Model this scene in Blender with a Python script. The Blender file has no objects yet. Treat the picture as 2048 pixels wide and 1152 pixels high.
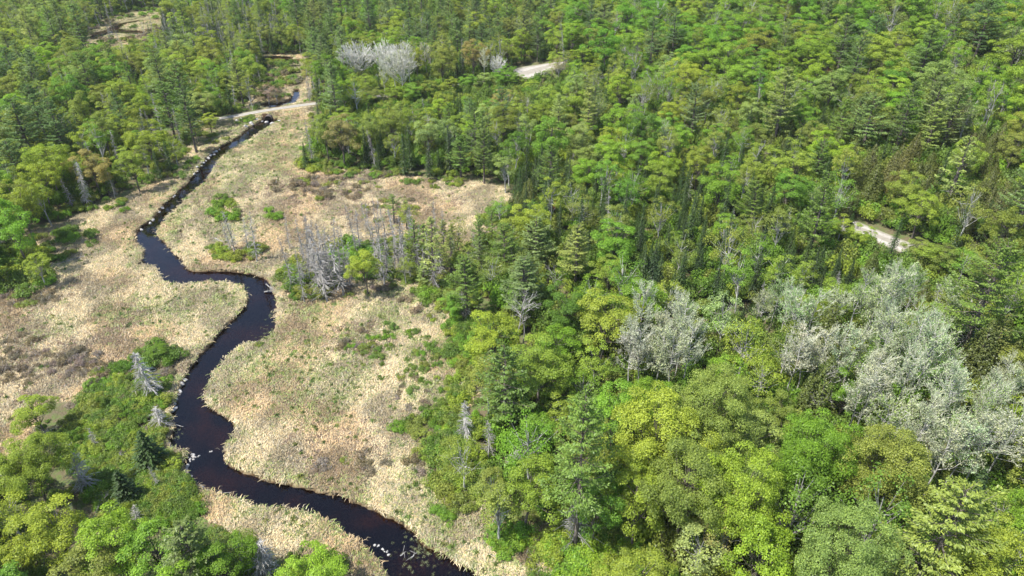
import bpy, math, random
import numpy as np
from mathutils import Vector

# ------------------------------------------------------------------ camera, sky, sun
scene = bpy.context.scene
CAM_H, PITCH, FPX = 65.0, math.radians(32.0), 1400.0     # the photograph is 2048 x 1152
cam_data = bpy.data.cameras.new("camera")
cam_data.sensor_width = 36.0
cam_data.lens = FPX / 2048.0 * 36.0
cam_data.clip_start = 1.0
cam_data.clip_end = 5000.0
cam = bpy.data.objects.new("camera", cam_data)
scene.collection.objects.link(cam)
cam.location = (0, 0, CAM_H)
cam.rotation_euler = (math.radians(90) - PITCH, 0, 0)
scene.camera = cam

SUN_EL, SUN_AZ = math.radians(60), math.radians(-115)    # azimuth from +Y, clockwise towards +X
world = bpy.data.worlds.new("World")
scene.world = world
world.use_nodes = True
wn = world.node_tree.nodes
sky = wn.new("ShaderNodeTexSky")
sky.sky_type = 'NISHITA'
sky.sun_disc = False
sky.sun_elevation = SUN_EL
sky.sun_rotation = SUN_AZ
world.node_tree.links.new(sky.outputs[0], wn["Background"].inputs[0])
wn["Background"].inputs[1].default_value = 0.15
sun_data = bpy.data.lights.new("sun", 'SUN')
sun_data.energy = 5.0
sun_data.angle = math.radians(0.55)
sun_data.color = (1.0, 0.965, 0.9)
sun = bpy.data.objects.new("sun", sun_data)
scene.collection.objects.link(sun)
sd_ = Vector((math.sin(SUN_AZ) * math.cos(SUN_EL), math.cos(SUN_AZ) * math.cos(SUN_EL), math.sin(SUN_EL)))
sun.rotation_euler = sd_.to_track_quat('Z', 'Y').to_euler()
scene.view_settings.view_transform = 'Standard'
scene.view_settings.look = 'None'
scene.view_settings.exposure = 0.9
scene.view_settings.gamma = 1.0
scene.cycles.max_bounces = 6
scene.cycles.diffuse_bounces = 4
scene.cycles.transmission_bounces = 3
scene.cycles.transparent_max_bounces = 8
scene.cycles.caustics_reflective = False
scene.cycles.caustics_refractive = False

rng = np.random.default_rng(7)
random.seed(7)

# ------------------------------------------------------------------ projection and terrain
CP, SP = math.cos(PITCH), math.sin(PITCH)


def proj(x, y, z):
    dz = z - CAM_H
    d = y * CP - dz * SP
    u = y * SP + dz * CP
    return 1024 + FPX * x / d, 576 - FPX * u / d, d


def sstep(a, b, v):
    t = np.clip((v - a) / (b - a), 0, 1)
    return t * t * (3 - 2 * t)


def hill(x, y):
    return 23.0 * sstep(0, 215, x + 0.35 * (y - 60) - 42) + 6.0 * sstep(0, 160, -x - 0.35 * (y - 40) - 95) \
        + 60 * sstep(450, 1400, np.hypot(x, y))


def to_ground(px, py, dz=0.0):
    """world point on the terrain (plus dz) seen at that place of the photograph"""
    a, b = (px - 1024) / FPX, (576 - py) / FPX
    dx, dy, dzr = a, CP + b * SP, -SP + b * CP
    t = (dz - CAM_H) / dzr if dzr < 0 else 900
    for _ in range(25):
        x, y = dx * t, dy * t
        g = float(hill(np.float64(x), np.float64(y))) + dz
        tn = (g - CAM_H) / dzr
        t = 0.5 * t + 0.5 * tn
    return dx * t, dy * t


def W(pts):
    return np.array([to_ground(*p) for p in pts])


def pip(poly, P):
    """points inside polygon"""
    P = np.atleast_2d(P)
    x, y = P[:, 0], P[:, 1]
    inside = np.zeros(len(P), bool)
    n = len(poly)
    j = n - 1
    for i in range(n):
        xi, yi, xj, yj = poly[i][0], poly[i][1], poly[j][0], poly[j][1]
        c = ((yi > y) != (yj > y)) & (x < (xj - xi) * (y - yi) / ((yj - yi) + 1e-12) + xi)
        inside ^= c
        j = i
    return inside


def dist_line(L, P, closed=False):
    P = np.atleast_2d(P)
    best = np.full(len(P), 1e9)
    n = len(L)
    for i in range(n if closed else n - 1):
        a, b = np.array(L[i]), np.array(L[(i + 1) % n])
        ab = b - a
        t = np.clip(((P - a) @ ab) / (ab @ ab + 1e-12), 0, 1)
        d = np.hypot(*(P - a - t[:, None] * ab).T)
        best = np.minimum(best, d)
    return best


def smooth_poly(pts, it=2):
    """one or two Chaikin passes"""
    p = np.array(pts, float)
    for _ in range(it):
        q = np.roll(p, -1, axis=0)
        p = np.stack([0.75 * p + 0.25 * q, 0.25 * p + 0.75 * q], 1).reshape(-1, 2)
    return p


# ---- stream outline, traced on the ground of the photograph
LEFT_BANK = [(531, 232), (521, 243), (500, 253), (486, 267), (469, 278), (437, 295), (420, 309), (406, 328), (392, 347),
             (375, 365), (361, 378), (333, 404), (313, 429), (299, 443), (281, 453), (271, 470), (278, 484), (295, 498),
             (285, 519), (281, 528), (306, 529), (319, 533), (323, 550), (337, 561), (361, 568), (382, 566), (417, 559),
             (451, 561), (479, 566), (497, 578), (500, 595), (493, 613), (472, 633), (451, 654), (431, 679), (413, 696),
             (399, 713), (385, 734), (375, 755), (361, 780), (351, 804), (347, 828), (351, 856), (340, 880), (351, 894),
             (368, 894), (382, 894), (377, 908), (372, 926), (375, 940), (385, 957), (399, 971), (434, 983), (458, 992),
             (486, 1000), (521, 1007), (556, 1009), (590, 1014), (625, 1026), (662, 1037), (690, 1054), (715, 1075),
             (732, 1089), (749, 1106), (767, 1124), (784, 1152), (810, 1200), (840, 1260), (880, 1330)]
RIGHT_BANK = [(561, 240), (552, 243), (542, 248), (514, 267), (479, 288), (451, 304), (431, 323), (420, 344), (405, 365),
              (389, 380), (368, 397), (347, 418), (330, 436), (319, 448), (309, 460), (311, 472), (326, 481), (333, 495),
              (347, 508), (361, 519), (366, 533), (375, 540), (403, 542), (437, 541), (469, 543), (500, 547), (524, 554),
              (536, 564), (543, 581), (547, 595), (547, 623), (549, 654), (535, 672), (514, 680), (479, 687), (462, 699),
              (444, 717), (437, 731), (420, 748), (413, 765), (406, 780), (405, 804), (420, 818), (444, 832), (465, 849),
              (467, 867), (455, 880), (444, 898), (443, 919), (455, 933), (479, 943), (514, 957), (542, 964), (573, 971),
              (608, 978), (642, 986), (677, 993), (690, 997), (722, 1011), (753, 1026), (784, 1037), (805, 1051),
              (822, 1068), (843, 1090), (871, 1103), (888, 1113), (912, 1127), (940, 1144), (960, 1158), (1010, 1195),
              (1060, 1245), (1110, 1310)]
STREAM = smooth_poly(W(LEFT_BANK + RIGHT_BANK[::-1]), 1)
POOLS = [smooth_poly(W(p)) for p in (
    [(519, 212), (528, 205), (545, 205), (560, 206), (577, 199), (588, 190), (587, 181), (595, 176), (599, 182), (597, 196),
     (590, 205), (570, 214), (556, 220), (540, 221)],
    [(185, 78), (192, 66), (215, 62), (226, 55), (232, 48), (245, 43), (270, 39), (300, 34), (316, 31), (318, 35), (290, 40),
     (258, 46), (238, 52), (232, 60), (252, 61), (284, 64), (284, 69), (255, 67), (228, 65), (205, 70), (196, 78)],
    [(532, 115), (560, 114), (600, 118), (598, 124), (565, 122), (535, 121)],
)]
DITCHES = [(W(p), w, d) for p, w, d in (
    ([(283, 524), (262, 548), (248, 568), (236, 582), (214, 600), (190, 622), (168, 636)], .22, .45),
    ([(168, 636), (140, 650), (105, 665), (60, 690)], .12, .22),
    ([(510, 680), (532, 690), (556, 697), (590, 697), (622, 694)], .22, .45),
    ([(333, 440), (350, 449), (360, 458), (366, 470)], .35, .5),
    ([(335, 494), (350, 496), (380, 492), (398, 486)], .2, .3),
    ([(638, 708), (655, 714), (672, 726)], .5, .5),
    ([(515, 268), (530, 276), (545, 285)], .25, .35),
    ([(432, 741), (455, 733), (480, 745), (510, 742), (560, 738), (600, 730)], .14, .2),
    ([(742, 742), (760, 747), (790, 735)], .15, .25),
    ([(545, 318), (552, 314), (560, 308)], .6, .25),
    ([(405, 520), (440, 530), (480, 535), (520, 540)], .15, .15),
)]
# ---- road (two gravel stretches show between the trees, and the causeway at the culvert)
ROAD_A = W([(300, 282), (350, 262), (400, 250), (470, 239), (540, 226), (625, 214), (700, 206), (790, 195), (900, 178), (985, 165),
            (1050, 153), (1100, 137), (1150, 120), (1230, 112), (1330, 112)])
ROAD_B = W([(1697, 452), (1712, 458), (1757, 476), (1800, 495), (1850, 513)])

# ---- open ground as it shows in the photograph (pixels)
OPEN = [(400, 262), (470, 240), (540, 222), (622, 210), (612, 235), (606, 262), (600, 295), (592, 318), (602, 338), (650, 345), (720, 342),
        (790, 350), (860, 362), (930, 364), (1000, 378), (1022, 400), (1000, 440), (962, 475), (940, 520), (880, 560), (925, 620),
        (940, 650), (925, 700), (935, 760), (930, 800), (890, 850), (850, 900), (880, 960), (950, 1010), (975, 1060), (1060, 1075),
        (1110, 1110), (1160, 1152), (1200, 1300), (760, 1300), (735, 1152), (712, 1100), (640, 1092), (590, 1100), (560, 1085),
        (500, 1060), (440, 1030), (400, 1000), (370, 960), (345, 920), (330, 870), (335, 800), (345, 760), (365, 730),
        (330, 690), (290, 700), (260, 745), (200, 765), (150, 790), (100, 790), (60, 820), (40, 870), (20, 905), (0, 920),
        (-300, 960), (-300, 620), (0, 590), (60, 570), (110, 540), (130, 505), (110, 480), (60, 500), (20, 500), (60, 470), (130, 450),
        (190, 420), (250, 400), (300, 375), (345, 352), (378, 310)]
MARSH = [(176, 90), (185, 62), (240, 30), (325, 14), (330, 56), (300, 86), (240, 112), (180, 116)]
MARSH2 = [(500, 215), (520, 180), (545, 150), (535, 112), (610, 112), (620, 150), (605, 205), (560, 222)]
OPEN_W = W([(max(-400, p[0]), p[1]) for p in OPEN])
MARSH_W, MARSH2_W = W(MARSH), W(MARSH2)


def stream_sd(P):
    """distance to the bank, positive in the water"""
    d = dist_line(STREAM, P, True)
    s = np.where(pip(STREAM, P), d, -d)
    for qi, q in enumerate(POOLS):
        d = dist_line(q, P, True)
        s = np.maximum(s, np.where(pip(q, P), d, -d) + (.8 if qi else -.1))
    return s + .38


def wave(P, seed, size):
    """cheap smooth pseudo noise 0..1"""
    r = np.random.default_rng(seed)
    out = np.zeros(len(P))
    for k in range(7):
        a = r.uniform(0, 2 * math.pi)
        f = (2 * math.pi / size) * r.uniform(.6, 1.9)
        out += np.sin(f * (P[:, 0] * math.cos(a) + P[:, 1] * math.sin(a)) + r.uniform(0, 6.28) + 1.3 * np.sin(f * .6 * (P[:, 1] * math.cos(a) - P[:, 0] * math.sin(a)) + k))
    return np.clip(0.5 + out / 7, 0, 1)


TURN = to_ground(1066, 147)
WATER_Z = -0.38


def ground_z(P, sd=None):
    z = hill(P[:, 0], P[:, 1])
    if sd is None:
        sd = stream_sd(P)
    wob = sd + 0.28 * (wave(P, 5, 2.6) - .5) + .25 * (wave(P, 6, 6) - .5)
    cut = 0.72 * sstep(-0.30, 0.42, wob) + 0.75 * sstep(0.3, 3.2, wob)
    z = z - cut + 0.10 * sstep(-3.5, -0.4, wob) * (1 - sstep(-.4, .1, wob))
    for L, w, d in DITCHES:
        dl = dist_line(L, P)
        z = z - d * (1 - sstep(w * .5, w * 1.9, dl + .25 * (wave(P, 8, 3) - .5)))
    off = sd < -.6
    z = z + np.where(off, 0.22 * (wave(P, 11, 4.5) - .5) + .12 * (wave(P, 12, 1.9) - .5), 0)
    dr = dist_line(ROAD_A, P)
    k = 1 - sstep(2.4 + 5 * np.exp(-((P[:, 0] - TURN[0]) ** 2 + (P[:, 1] - TURN[1]) ** 2) / 121), 5.0 + 6 * np.exp(-((P[:, 0] - TURN[0]) ** 2 + (P[:, 1] - TURN[1]) ** 2) / 121), dr)
    z = z * (1 - k) + k * (hill(P[:, 0], P[:, 1]) + 0.95)
    dr = dist_line(ROAD_B, P)
    k = 1 - sstep(2.8, 4.5, dr)
    z = z * (1 - k) + k * (hill(P[:, 0], P[:, 1]) + 0.25)
    return z


# ------------------------------------------------------------------ mesh helpers
def make_mesh(name, V, F4=None, F3=None, mats=(), mi4=None, mi3=None, attrs=None, smooth=False):
    """V verts, F4 quads, F3 triangles -> mesh; attrs: {name: per-face floats (quads then tris)}"""
    V = np.asarray(V, np.float32)
    F4 = np.zeros((0, 4), np.int32) if F4 is None else np.asarray(F4, np.int32).reshape(-1, 4)
    F3 = np.zeros((0, 3), np.int32) if F3 is None else np.asarray(F3, np.int32).reshape(-1, 3)
    me = bpy.data.meshes.new(name)
    me.vertices.add(len(V))
    me.vertices.foreach_set("co", V.ravel())
    nl = F4.size + F3.size
    me.loops.add(nl)
    me.loops.foreach_set("vertex_index", np.concatenate([F4.ravel(), F3.ravel()]))
    me.polygons.add(len(F4) + len(F3))
    st = np.concatenate([np.arange(len(F4)) * 4, F4.size + np.arange(len(F3)) * 3]).astype(np.int32)
    me.polygons.foreach_set("loop_start", st)
    for m in mats:
        me.materials.append(m)
    mi = np.concatenate([np.zeros(len(F4), np.int32) if mi4 is None else mi4, np.zeros(len(F3), np.int32) if mi3 is None else mi3]).astype(np.int32)
    me.polygons.foreach_set("material_index", mi)
    me.polygons.foreach_set("use_smooth", np.full(len(F4) + len(F3), smooth))
    me.update(calc_edges=True)
    for k, v in (attrs or {}).items():
        a = me.attributes.new(k, 'FLOAT', 'FACE')
        a.data.foreach_set("value", np.asarray(v, np.float32))
    return me


def leaf_quads(c, n, size, r, aspect=0.75, direction=None):
    """one diamond leaf spray per centre c with normal n"""
    c = np.asarray(c)
    N = len(c)
    n = n / (np.linalg.norm(n, axis=1, keepdims=True) + 1e-9)
    if direction is None:
        direction = r.normal(size=(N, 3))
    t = direction - (direction * n).sum(1, keepdims=True) * n
    t /= (np.linalg.norm(t, axis=1, keepdims=True) + 1e-9)
    b = np.cross(n, t)
    s = np.asarray(size).reshape(-1, 1)
    a = aspect
    k = r.uniform(-.25, .25, (N, 1))
    v = np.stack([c - t * s * .5, c + b * s * a * .5 + t * s * k * .5, c + t * s * .5, c - b * s * a * .5 + t * s * k * .5], 1).reshape(-1, 3)
    f = np.arange(4 * N).reshape(-1, 4)
    return v, f


class MB:
    def __init__(self):
        self.V, self.F, self.m, self.a, self.n = [], [], [], [], 0

    def add(self, v, f, m=0, a=None):
        v = np.asarray(v, float).reshape(-1, 3)
        f = np.asarray(f, int).reshape(-1, 4)
        self.V.append(v)
        self.F.append(f + self.n)
        self.m.append(np.full(len(f), m))
        self.a.append(np.full(len(f), .5) if a is None else np.asarray(a))
        self.n += len(v)

    def tube(self, pts, rad, sides=4, m=0, a=.5):
        pts = np.asarray(pts, float)
        n = len(pts)
        T = np.gradient(pts, axis=0)
        T /= np.linalg.norm(T, axis=1, keepdims=True) + 1e-9
        ref = np.where(np.abs(T[:, 2:3]) > .9, [[1., 0, 0]], [[0, 0, 1.]])
        A = np.cross(T, ref)
        A /= np.linalg.norm(A, axis=1, keepdims=True) + 1e-9
        B = np.cross(T, A)
        th = np.arange(sides) * 2 * math.pi / sides
        rad = np.broadcast_to(np.asarray(rad, float), (n,))
        ring = pts[:, None] + rad[:, None, None] * (np.cos(th)[None, :, None] * A[:, None] + np.sin(th)[None, :, None] * B[:, None])
        i = np.arange(n - 1)[:, None] * sides
        j = np.arange(sides)[None]
        j2 = (j + 1) % sides
        f = np.stack([i + j, i + j2, i + sides + j2, i + sides + j], -1).reshape(-1, 4)
        self.add(ring.reshape(-1, 3), f, m, np.full(len(f), a))

    def mesh(self, name, mats, smooth=False):
        return make_mesh(name, np.concatenate(self.V), np.concatenate(self.F), mats=mats, mi4=np.concatenate(self.m),
                         attrs={"lv": np.concatenate(self.a)}, smooth=smooth)

    def merged(self, other, shift):
        r = MB()
        r.V = self.V + other.V
        r.F = self.F + [f + self.n for f in other.F]
        r.m = self.m + [m + shift for m in other.m]
        r.a = self.a + other.a
        r.n = self.n + other.n
        return r


# ------------------------------------------------------------------ materials
def nodes_of(name):
    m = bpy.data.materials.new(name)
    m.use_nodes = True
    nt = m.node_tree
    for n in list(nt.nodes):
        if n.type != 'OUTPUT_MATERIAL':
            nt.nodes.remove(n)
    return m, nt, nt.nodes, nt.links, [n for n in nt.nodes if n.type == 'OUTPUT_MATERIAL'][0]


def mixc(N, L, fac, a, b, mode='MIX'):
    n = N.new("ShaderNodeMix")
    n.data_type = 'RGBA'
    n.blend_type = mode
    n.clamp_factor = True
    for i, v in ((0, fac), (6, a), (7, b)):
        if hasattr(v, 'links') or hasattr(v, 'is_output'):
            L.new(v, n.inputs[i])
        elif i == 0:
            n.inputs[0].default_value = v
        else:
            n.inputs[i].default_value = (*v, 1)
    return n.outputs[2]


def mathn(N, L, op, a, b=None, c=None, clamp=False):
    n = N.new("ShaderNodeMath")
    n.operation = op
    n.use_clamp = clamp
    for i, v in enumerate((a, b, c)):
        if v is None:
            continue
        if hasattr(v, 'is_output'):
            L.new(v, n.inputs[i])
        else:
            n.inputs[i].default_value = v
    return n.outputs[0]


def mapr(N, L, v, a, b, c, d):
    n = N.new("ShaderNodeMapRange")
    n.interpolation_type = 'SMOOTHSTEP'
    L.new(v, n.inputs[0])
    for i, q in enumerate((a, b, c, d)):
        n.inputs[i + 1].default_value = q
    return n.outputs[0]


def noise(N, L, vec, scale, detail=3, rough=.55, out=0):
    n = N.new("ShaderNodeTexNoise")
    n.inputs["Scale"].default_value = scale
    n.inputs["Detail"].default_value = detail
    n.inputs["Roughness"].default_value = rough
    L.new(vec, n.inputs["Vector"])
    return n.outputs[out]


def attr(N, name, kind='GEOMETRY', out='Fac'):
    n = N.new("ShaderNodeAttribute")
    n.attribute_name = name
    n.attribute_type = kind
    return n.outputs[out]


def foliage_material(name, trans=.45, spread=.95, gloss=.012, warm=(1.15, 1.1, .55)):
    m, nt, N, L, out = nodes_of(name)
    tint = attr(N, "tint", 'INSTANCER', 'Color')
    lv = attr(N, "lv")
    k = mathn(N, L, 'MULTIPLY_ADD', lv, spread, 1 - spread / 2)
    col = mixc(N, L, 1.0, tint, (1, 1, 1), 'MULTIPLY')
    vm = N.new("ShaderNodeVectorMath")
    vm.operation = 'SCALE'
    L.new(col, vm.inputs[0])
    L.new(k, vm.inputs[3])
    # young leaves lean yellow, older ones bluer: per-leaf variation
    hue = mixc(N, L, lv, (0.92, 1.0, 1.12), (1.06, 1.0, .85))
    col2 = mixc(N, L, 1.0, vm.outputs[0], hue, 'MULTIPLY')
    d = N.new("ShaderNodeBsdfDiffuse")
    L.new(col2, d.inputs[0])
    t = N.new("ShaderNodeBsdfTranslucent")
    tc = mixc(N, L, 1.0, col2, warm, 'MULTIPLY')
    L.new(tc, t.inputs[0])
    mx = N.new("ShaderNodeMixShader")
    mx.inputs[0].default_value = trans
    L.new(d.outputs[0], mx.inputs[1])
    L.new(t.outputs[0], mx.inputs[2])
    g = N.new("ShaderNodeBsdfGlossy")
    g.inputs["Roughness"].default_value = .45
    mx2 = N.new("ShaderNodeMixShader")
    mx2.inputs[0].default_value = gloss
    L.new(mx.outputs[0], mx2.inputs[1])
    L.new(g.outputs[0], mx2.inputs[2])
    L.new(mx2.outputs[0], out.inputs[0])
    return m


def bark_material(name, a, b, scale=3.0, rough=.85):
    m, nt, N, L, out = nodes_of(name)
    tc = N.new("ShaderNodeTexCoord")
    oi = N.new("ShaderNodeObjectInfo")
    mp = N.new("ShaderNodeMapping")
    mp.inputs["Scale"].default_value = (1, 1, .35)
    L.new(tc.outputs["Object"], mp.inputs[0])
    nz = noise(N, L, mp.outputs[0], scale, 4, .65)
    f = mapr(N, L, nz, .35, .65, 0, 1)
    col = mixc(N, L, f, a, b)
    k = mathn(N, L, 'MULTIPLY_ADD', oi.outputs["Random"], .4, .8)
    vm = N.new("ShaderNodeVectorMath")
    vm.operation = 'SCALE'
    L.new(col, vm.inputs[0])
    L.new(k, vm.inputs[3])
    p = N.new("ShaderNodeBsdfPrincipled")
    p.inputs["Roughness"].default_value = rough
    p.inputs["Specular IOR Level"].default_value = .25
    L.new(vm.outputs[0], p.inputs["Base Color"])
    L.new(p.outputs[0], out.inputs[0])
    return m


M_LEAF = foliage_material("leaf_spray")
M_NEEDLE = foliage_material("needle_spray", trans=.36, spread=.8, gloss=.02, warm=(1.0, 1.1, .7))
M_BLADE = foliage_material("grass_blade", trans=.25, spread=.7, gloss=.03, warm=(1.05, 1, .85))
M_BARK = bark_material("brown_bark", (.07, .055, .045), (.17, .145, .12))
M_PALE = bark_material("pale_bark", (.2, .19, .17), (.48, .47, .43), 4)
M_DEAD = bark_material("weathered_wood", (.15, .14, .125), (.37, .35, .32), 2.5)
M_BARE = bark_material('bleached_wood', (.42, .40, .36), (.72, .70, .64), 2)
M_SNAG = bark_material('grey_snag_wood', (.25, .235, .215), (.50, .48, .445), 2)
M_TWIG = bark_material("budding_twig", (.29, .285, .21), (.49, .50, .38), 2)

m, nt, N, L, out = nodes_of("wetland_ground")
geo = N.new("ShaderNodeNewGeometry").outputs["Position"]
zo, zg, zb, zm, zs = (attr(N, k) for k in ("open", "green", "brush", "mud", "shade_litter"))
n1 = noise(N, L, geo, 0.055, 4)
n2 = noise(N, L, geo, 0.7, 5, .65)
n3 = noise(N, L, geo, 3.3, 4, .7)
straw = mixc(N, L, mapr(N, L, n2, .35, .68, 0, 1), (.28, .215, .125), (.42, .34, .215))
straw = mixc(N, L, mapr(N, L, n1, .42, .62, 0, 1), straw, mixc(N, L, n2, (.37, .285, .17), (.42, .34, .21)))
dots = mapr(N, L, n3, .50, .66, 0, 1)
straw = mixc(N, L, mathn(N, L, 'MULTIPLY', dots, .55), straw, (.13, .095, .05))
greenf = mathn(N, L, 'MULTIPLY', zg, mapr(N, L, n3, .40, .62, .15, 1))
col = mixc(N, L, greenf, straw, (.115, .15, .035))
brf = mathn(N, L, 'MULTIPLY', zb, mapr(N, L, n2, .38, .6, .1, .9))
col = mixc(N, L, brf, col, (.20, .15, .11))
floor_c = mixc(N, L, mapr(N, L, n2, .4, .62, 0, 1), (.12, .10, .055), (.09, .125, .035))
floor_c = mixc(N, L, mathn(N, L, 'MULTIPLY', dots, .6), floor_c, (.12, .085, .055))
col = mixc(N, L, zo, floor_c, col)
mudc = mixc(N, L, mapr(N, L, n3, .35, .65, 0, 1), (.025, .014, .008), (.085, .048, .022))
col = mixc(N, L, zm, col, mudc)
p = N.new("ShaderNodeBsdfPrincipled")
p.inputs["Roughness"].default_value = .92
p.inputs["Specular IOR Level"].default_value = .2
L.new(col, p.inputs["Base Color"])
bmp = N.new("ShaderNodeBump")
bmp.inputs["Strength"].default_value = .9
bmp.inputs["Distance"].default_value = .25
L.new(n3, bmp.inputs["Height"])
L.new(bmp.outputs[0], p.inputs["Normal"])
L.new(p.outputs[0], out.inputs[0])
M_GROUND = m

m, nt, N, L, out = nodes_of("peaty_water")
geo = N.new("ShaderNodeNewGeometry").outputs["Position"]
nz = noise(N, L, geo, 1.6, 3)
bmp = N.new("ShaderNodeBump")
bmp.inputs["Strength"].default_value = .12
bmp.inputs["Distance"].default_value = .05
L.new(nz, bmp.inputs["Height"])
g = N.new("ShaderNodeBsdfGlossy")
g.inputs["Roughness"].default_value = .04
g.inputs["Color"].default_value = (1, .93, .97, 1)
L.new(bmp.outputs[0], g.inputs["Normal"])
t = N.new("ShaderNodeBsdfTransparent")
murk = mixc(N, L, mapr(N, L, noise(N, L, geo, .16, 3), .4, .62, 0, 1), (.13, .085, .075), (.36, .22, .13))
L.new(murk, t.inputs[0])
fr = N.new("ShaderNodeFresnel")
fr.inputs[0].default_value = 1.40
L.new(bmp.outputs[0], fr.inputs["Normal"])
mx = N.new("ShaderNodeMixShader")
L.new(fr.outputs[0], mx.inputs[0])
L.new(t.outputs[0], mx.inputs[1])
L.new(g.outputs[0], mx.inputs[2])
L.new(mx.outputs[0], out.inputs[0])
M_WATER = m


def plain(name, a, b, scale, rough=.9, bump=.3):
    m, nt, N, L, out = nodes_of(name)
    geo = N.new("ShaderNodeNewGeometry").outputs["Position"]
    nz = noise(N, L, geo, scale, 5, .7)
    col = mixc(N, L, mapr(N, L, nz, .35, .65, 0, 1), a, b)
    p = N.new("ShaderNodeBsdfPrincipled")
    p.inputs["Roughness"].default_value = rough
    p.inputs["Specular IOR Level"].default_value = .25
    bp = N.new("ShaderNodeBump")
    bp.inputs["Strength"].default_value = bump
    bp.inputs["Distance"].default_value = .1
    L.new(nz, bp.inputs["Height"])
    L.new(bp.outputs[0], p.inputs["Normal"])
    L.new(col, p.inputs["Base Color"])
    L.new(p.outputs[0], out.inputs[0])
    return m


M_GRAVEL = plain("road_gravel", (.27, .25, .22), (.37, .34, .30), 1.2)
N, L = M_GRAVEL.node_tree.nodes, M_GRAVEL.node_tree.links
p = [q for q in N if q.type == 'BSDF_PRINCIPLED'][0]
src = p.inputs["Base Color"].links[0].from_socket
rut = mathn(N, L, 'ABSOLUTE', mathn(N, L, 'SUBTRACT', mathn(N, L, 'ABSOLUTE', attr(N, "across")), .48))
c1 = mixc(N, L, mapr(N, L, rut, .10, .28, 0, .55), src, (.17, .15, .11))
c2 = mixc(N, L, mapr(N, L, mathn(N, L, 'ABSOLUTE', attr(N, "across")), .80, 1.0, 0, .8), c1, (.13, .14, .06))
L.new(c2, p.inputs["Base Color"])
M_ROCK = plain("pale_granite", (.24, .225, .21), (.44, .42, .39), 2.5)
M_CULVERT = plain("rusted_steel", (.05, .04, .035), (.12, .10, .085), 4)

# ------------------------------------------------------------------ object helpers
COL = scene.collection


def link(name, me, parent=None, loc=None, kind=None):
    o = bpy.data.objects.new(name, me)
    COL.objects.link(o)
    if parent:
        o.parent = parent
    if loc is not None:
        o.location = loc
    if kind:
        o["kind"] = kind
    return o


# ------------------------------------------------------------------ ground sheet, water, roads
def axis(lo, hi, step, far_lo, far_hi, grow=1.13):
    mid = list(np.arange(lo, hi, step))
    s, x, up = step, mid[-1], []
    while x < far_hi:
        s = min(s * grow, 60)
        x += s
        up.append(x)
    s, x, dn = step, mid[0], []
    while x > far_lo:
        s = min(s * grow, 60)
        x -= s
        dn.append(x)
    return np.array(dn[::-1] + mid + up)


gx = axis(-96, 12, .42, -1300, 1300)
gy = axis(40, 232, .42, -260, 1700)
X, Y = np.meshgrid(gx, gy)
P = np.stack([X.ravel(), Y.ravel()], 1)
near = (P[:, 0] > -260) & (P[:, 0] < 60) & (P[:, 1] > -10) & (P[:, 1] < 420)
sdv = np.full(len(P), -50.0)
sdv[near] = stream_sd(P[near])
Z = ground_z(P, sdv)
nx, ny = len(gx), len(gy)
idx = np.arange(nx * ny).reshape(ny, nx)
F = np.stack([idx[:-1, :-1], idx[:-1, 1:], idx[1:, 1:], idx[1:, :-1]], -1).reshape(-1, 4)
me = make_mesh("ground", np.column_stack([P, Z]), F, mats=[M_GROUND], smooth=True)


def open_mask(P):
    d = dist_line(OPEN_W, P, True)
    s = np.where(pip(OPEN_W, P), d, -d)
    for q in (MARSH_W, MARSH2_W):
        d = dist_line(q, P, True)
        s = np.maximum(s, np.where(pip(q, P), d, -d))
    return s


om = open_mask(P)
GREEN_SPOTS = [(to_ground(a, b), r) for a, b, r in (
    (470, 590, 7), (600, 700, 6), (640, 760, 9), (330, 462, 5), (350, 440, 5), (520, 715, 8), (560, 290, 22), (500, 330, 18), (430, 340, 10), (480, 265, 16), (400, 400, 10), (460, 360, 12), (640, 800, 6), (420, 380, 8),
    (340, 620, 8), (250, 620, 6), (880, 930, 7), (860, 1080, 5), (640, 1040, 4), (760, 640, 7), (460, 740, 5), (380, 330, 6), (700, 690, 8), (880, 700, 8),
    (60, 540, 9), (100, 660, 5), (900, 600, 8), (820, 590, 8), (620, 620, 5), (900, 780, 8), (560, 250, 9), (880, 1000, 7), (1000, 1120, 6), (470, 450, 9),
    (240, 50, 40), (220, 110, 36), (300, 60, 34), (580, 140, 14))]
BRUSH_SPOTS = [(to_ground(a, b), r) for a, b, r in (
    (650, 385, 16), (720, 360, 14), (800, 410, 10), (560, 375, 10), (150, 730, 9), (60, 760, 8), (40, 700, 8), (250, 650, 5), (720, 680, 7), (180, 690, 7), (330, 745, 4),
    (420, 400, 6), (740, 880, 5), (650, 920, 4), (640, 520, 8), (500, 430, 6), (900, 400, 6), (100, 590, 7), (700, 430, 9), (330, 90, 22), (280, 100, 15), (620, 870, 4))]


def spots(P, lst):
    out = np.zeros(len(P))
    for (x, y), r in lst:
        d = np.hypot(P[:, 0] - x, P[:, 1] - y)
        out = np.maximum(out, 1 - sstep(.35 * r, 1.15 * r, d))
    return out


def point_attr(me, name, v):
    a = me.attributes.new(name, 'FLOAT', 'POINT')
    a.data.foreach_set("value", np.asarray(v, np.float32))


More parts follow.
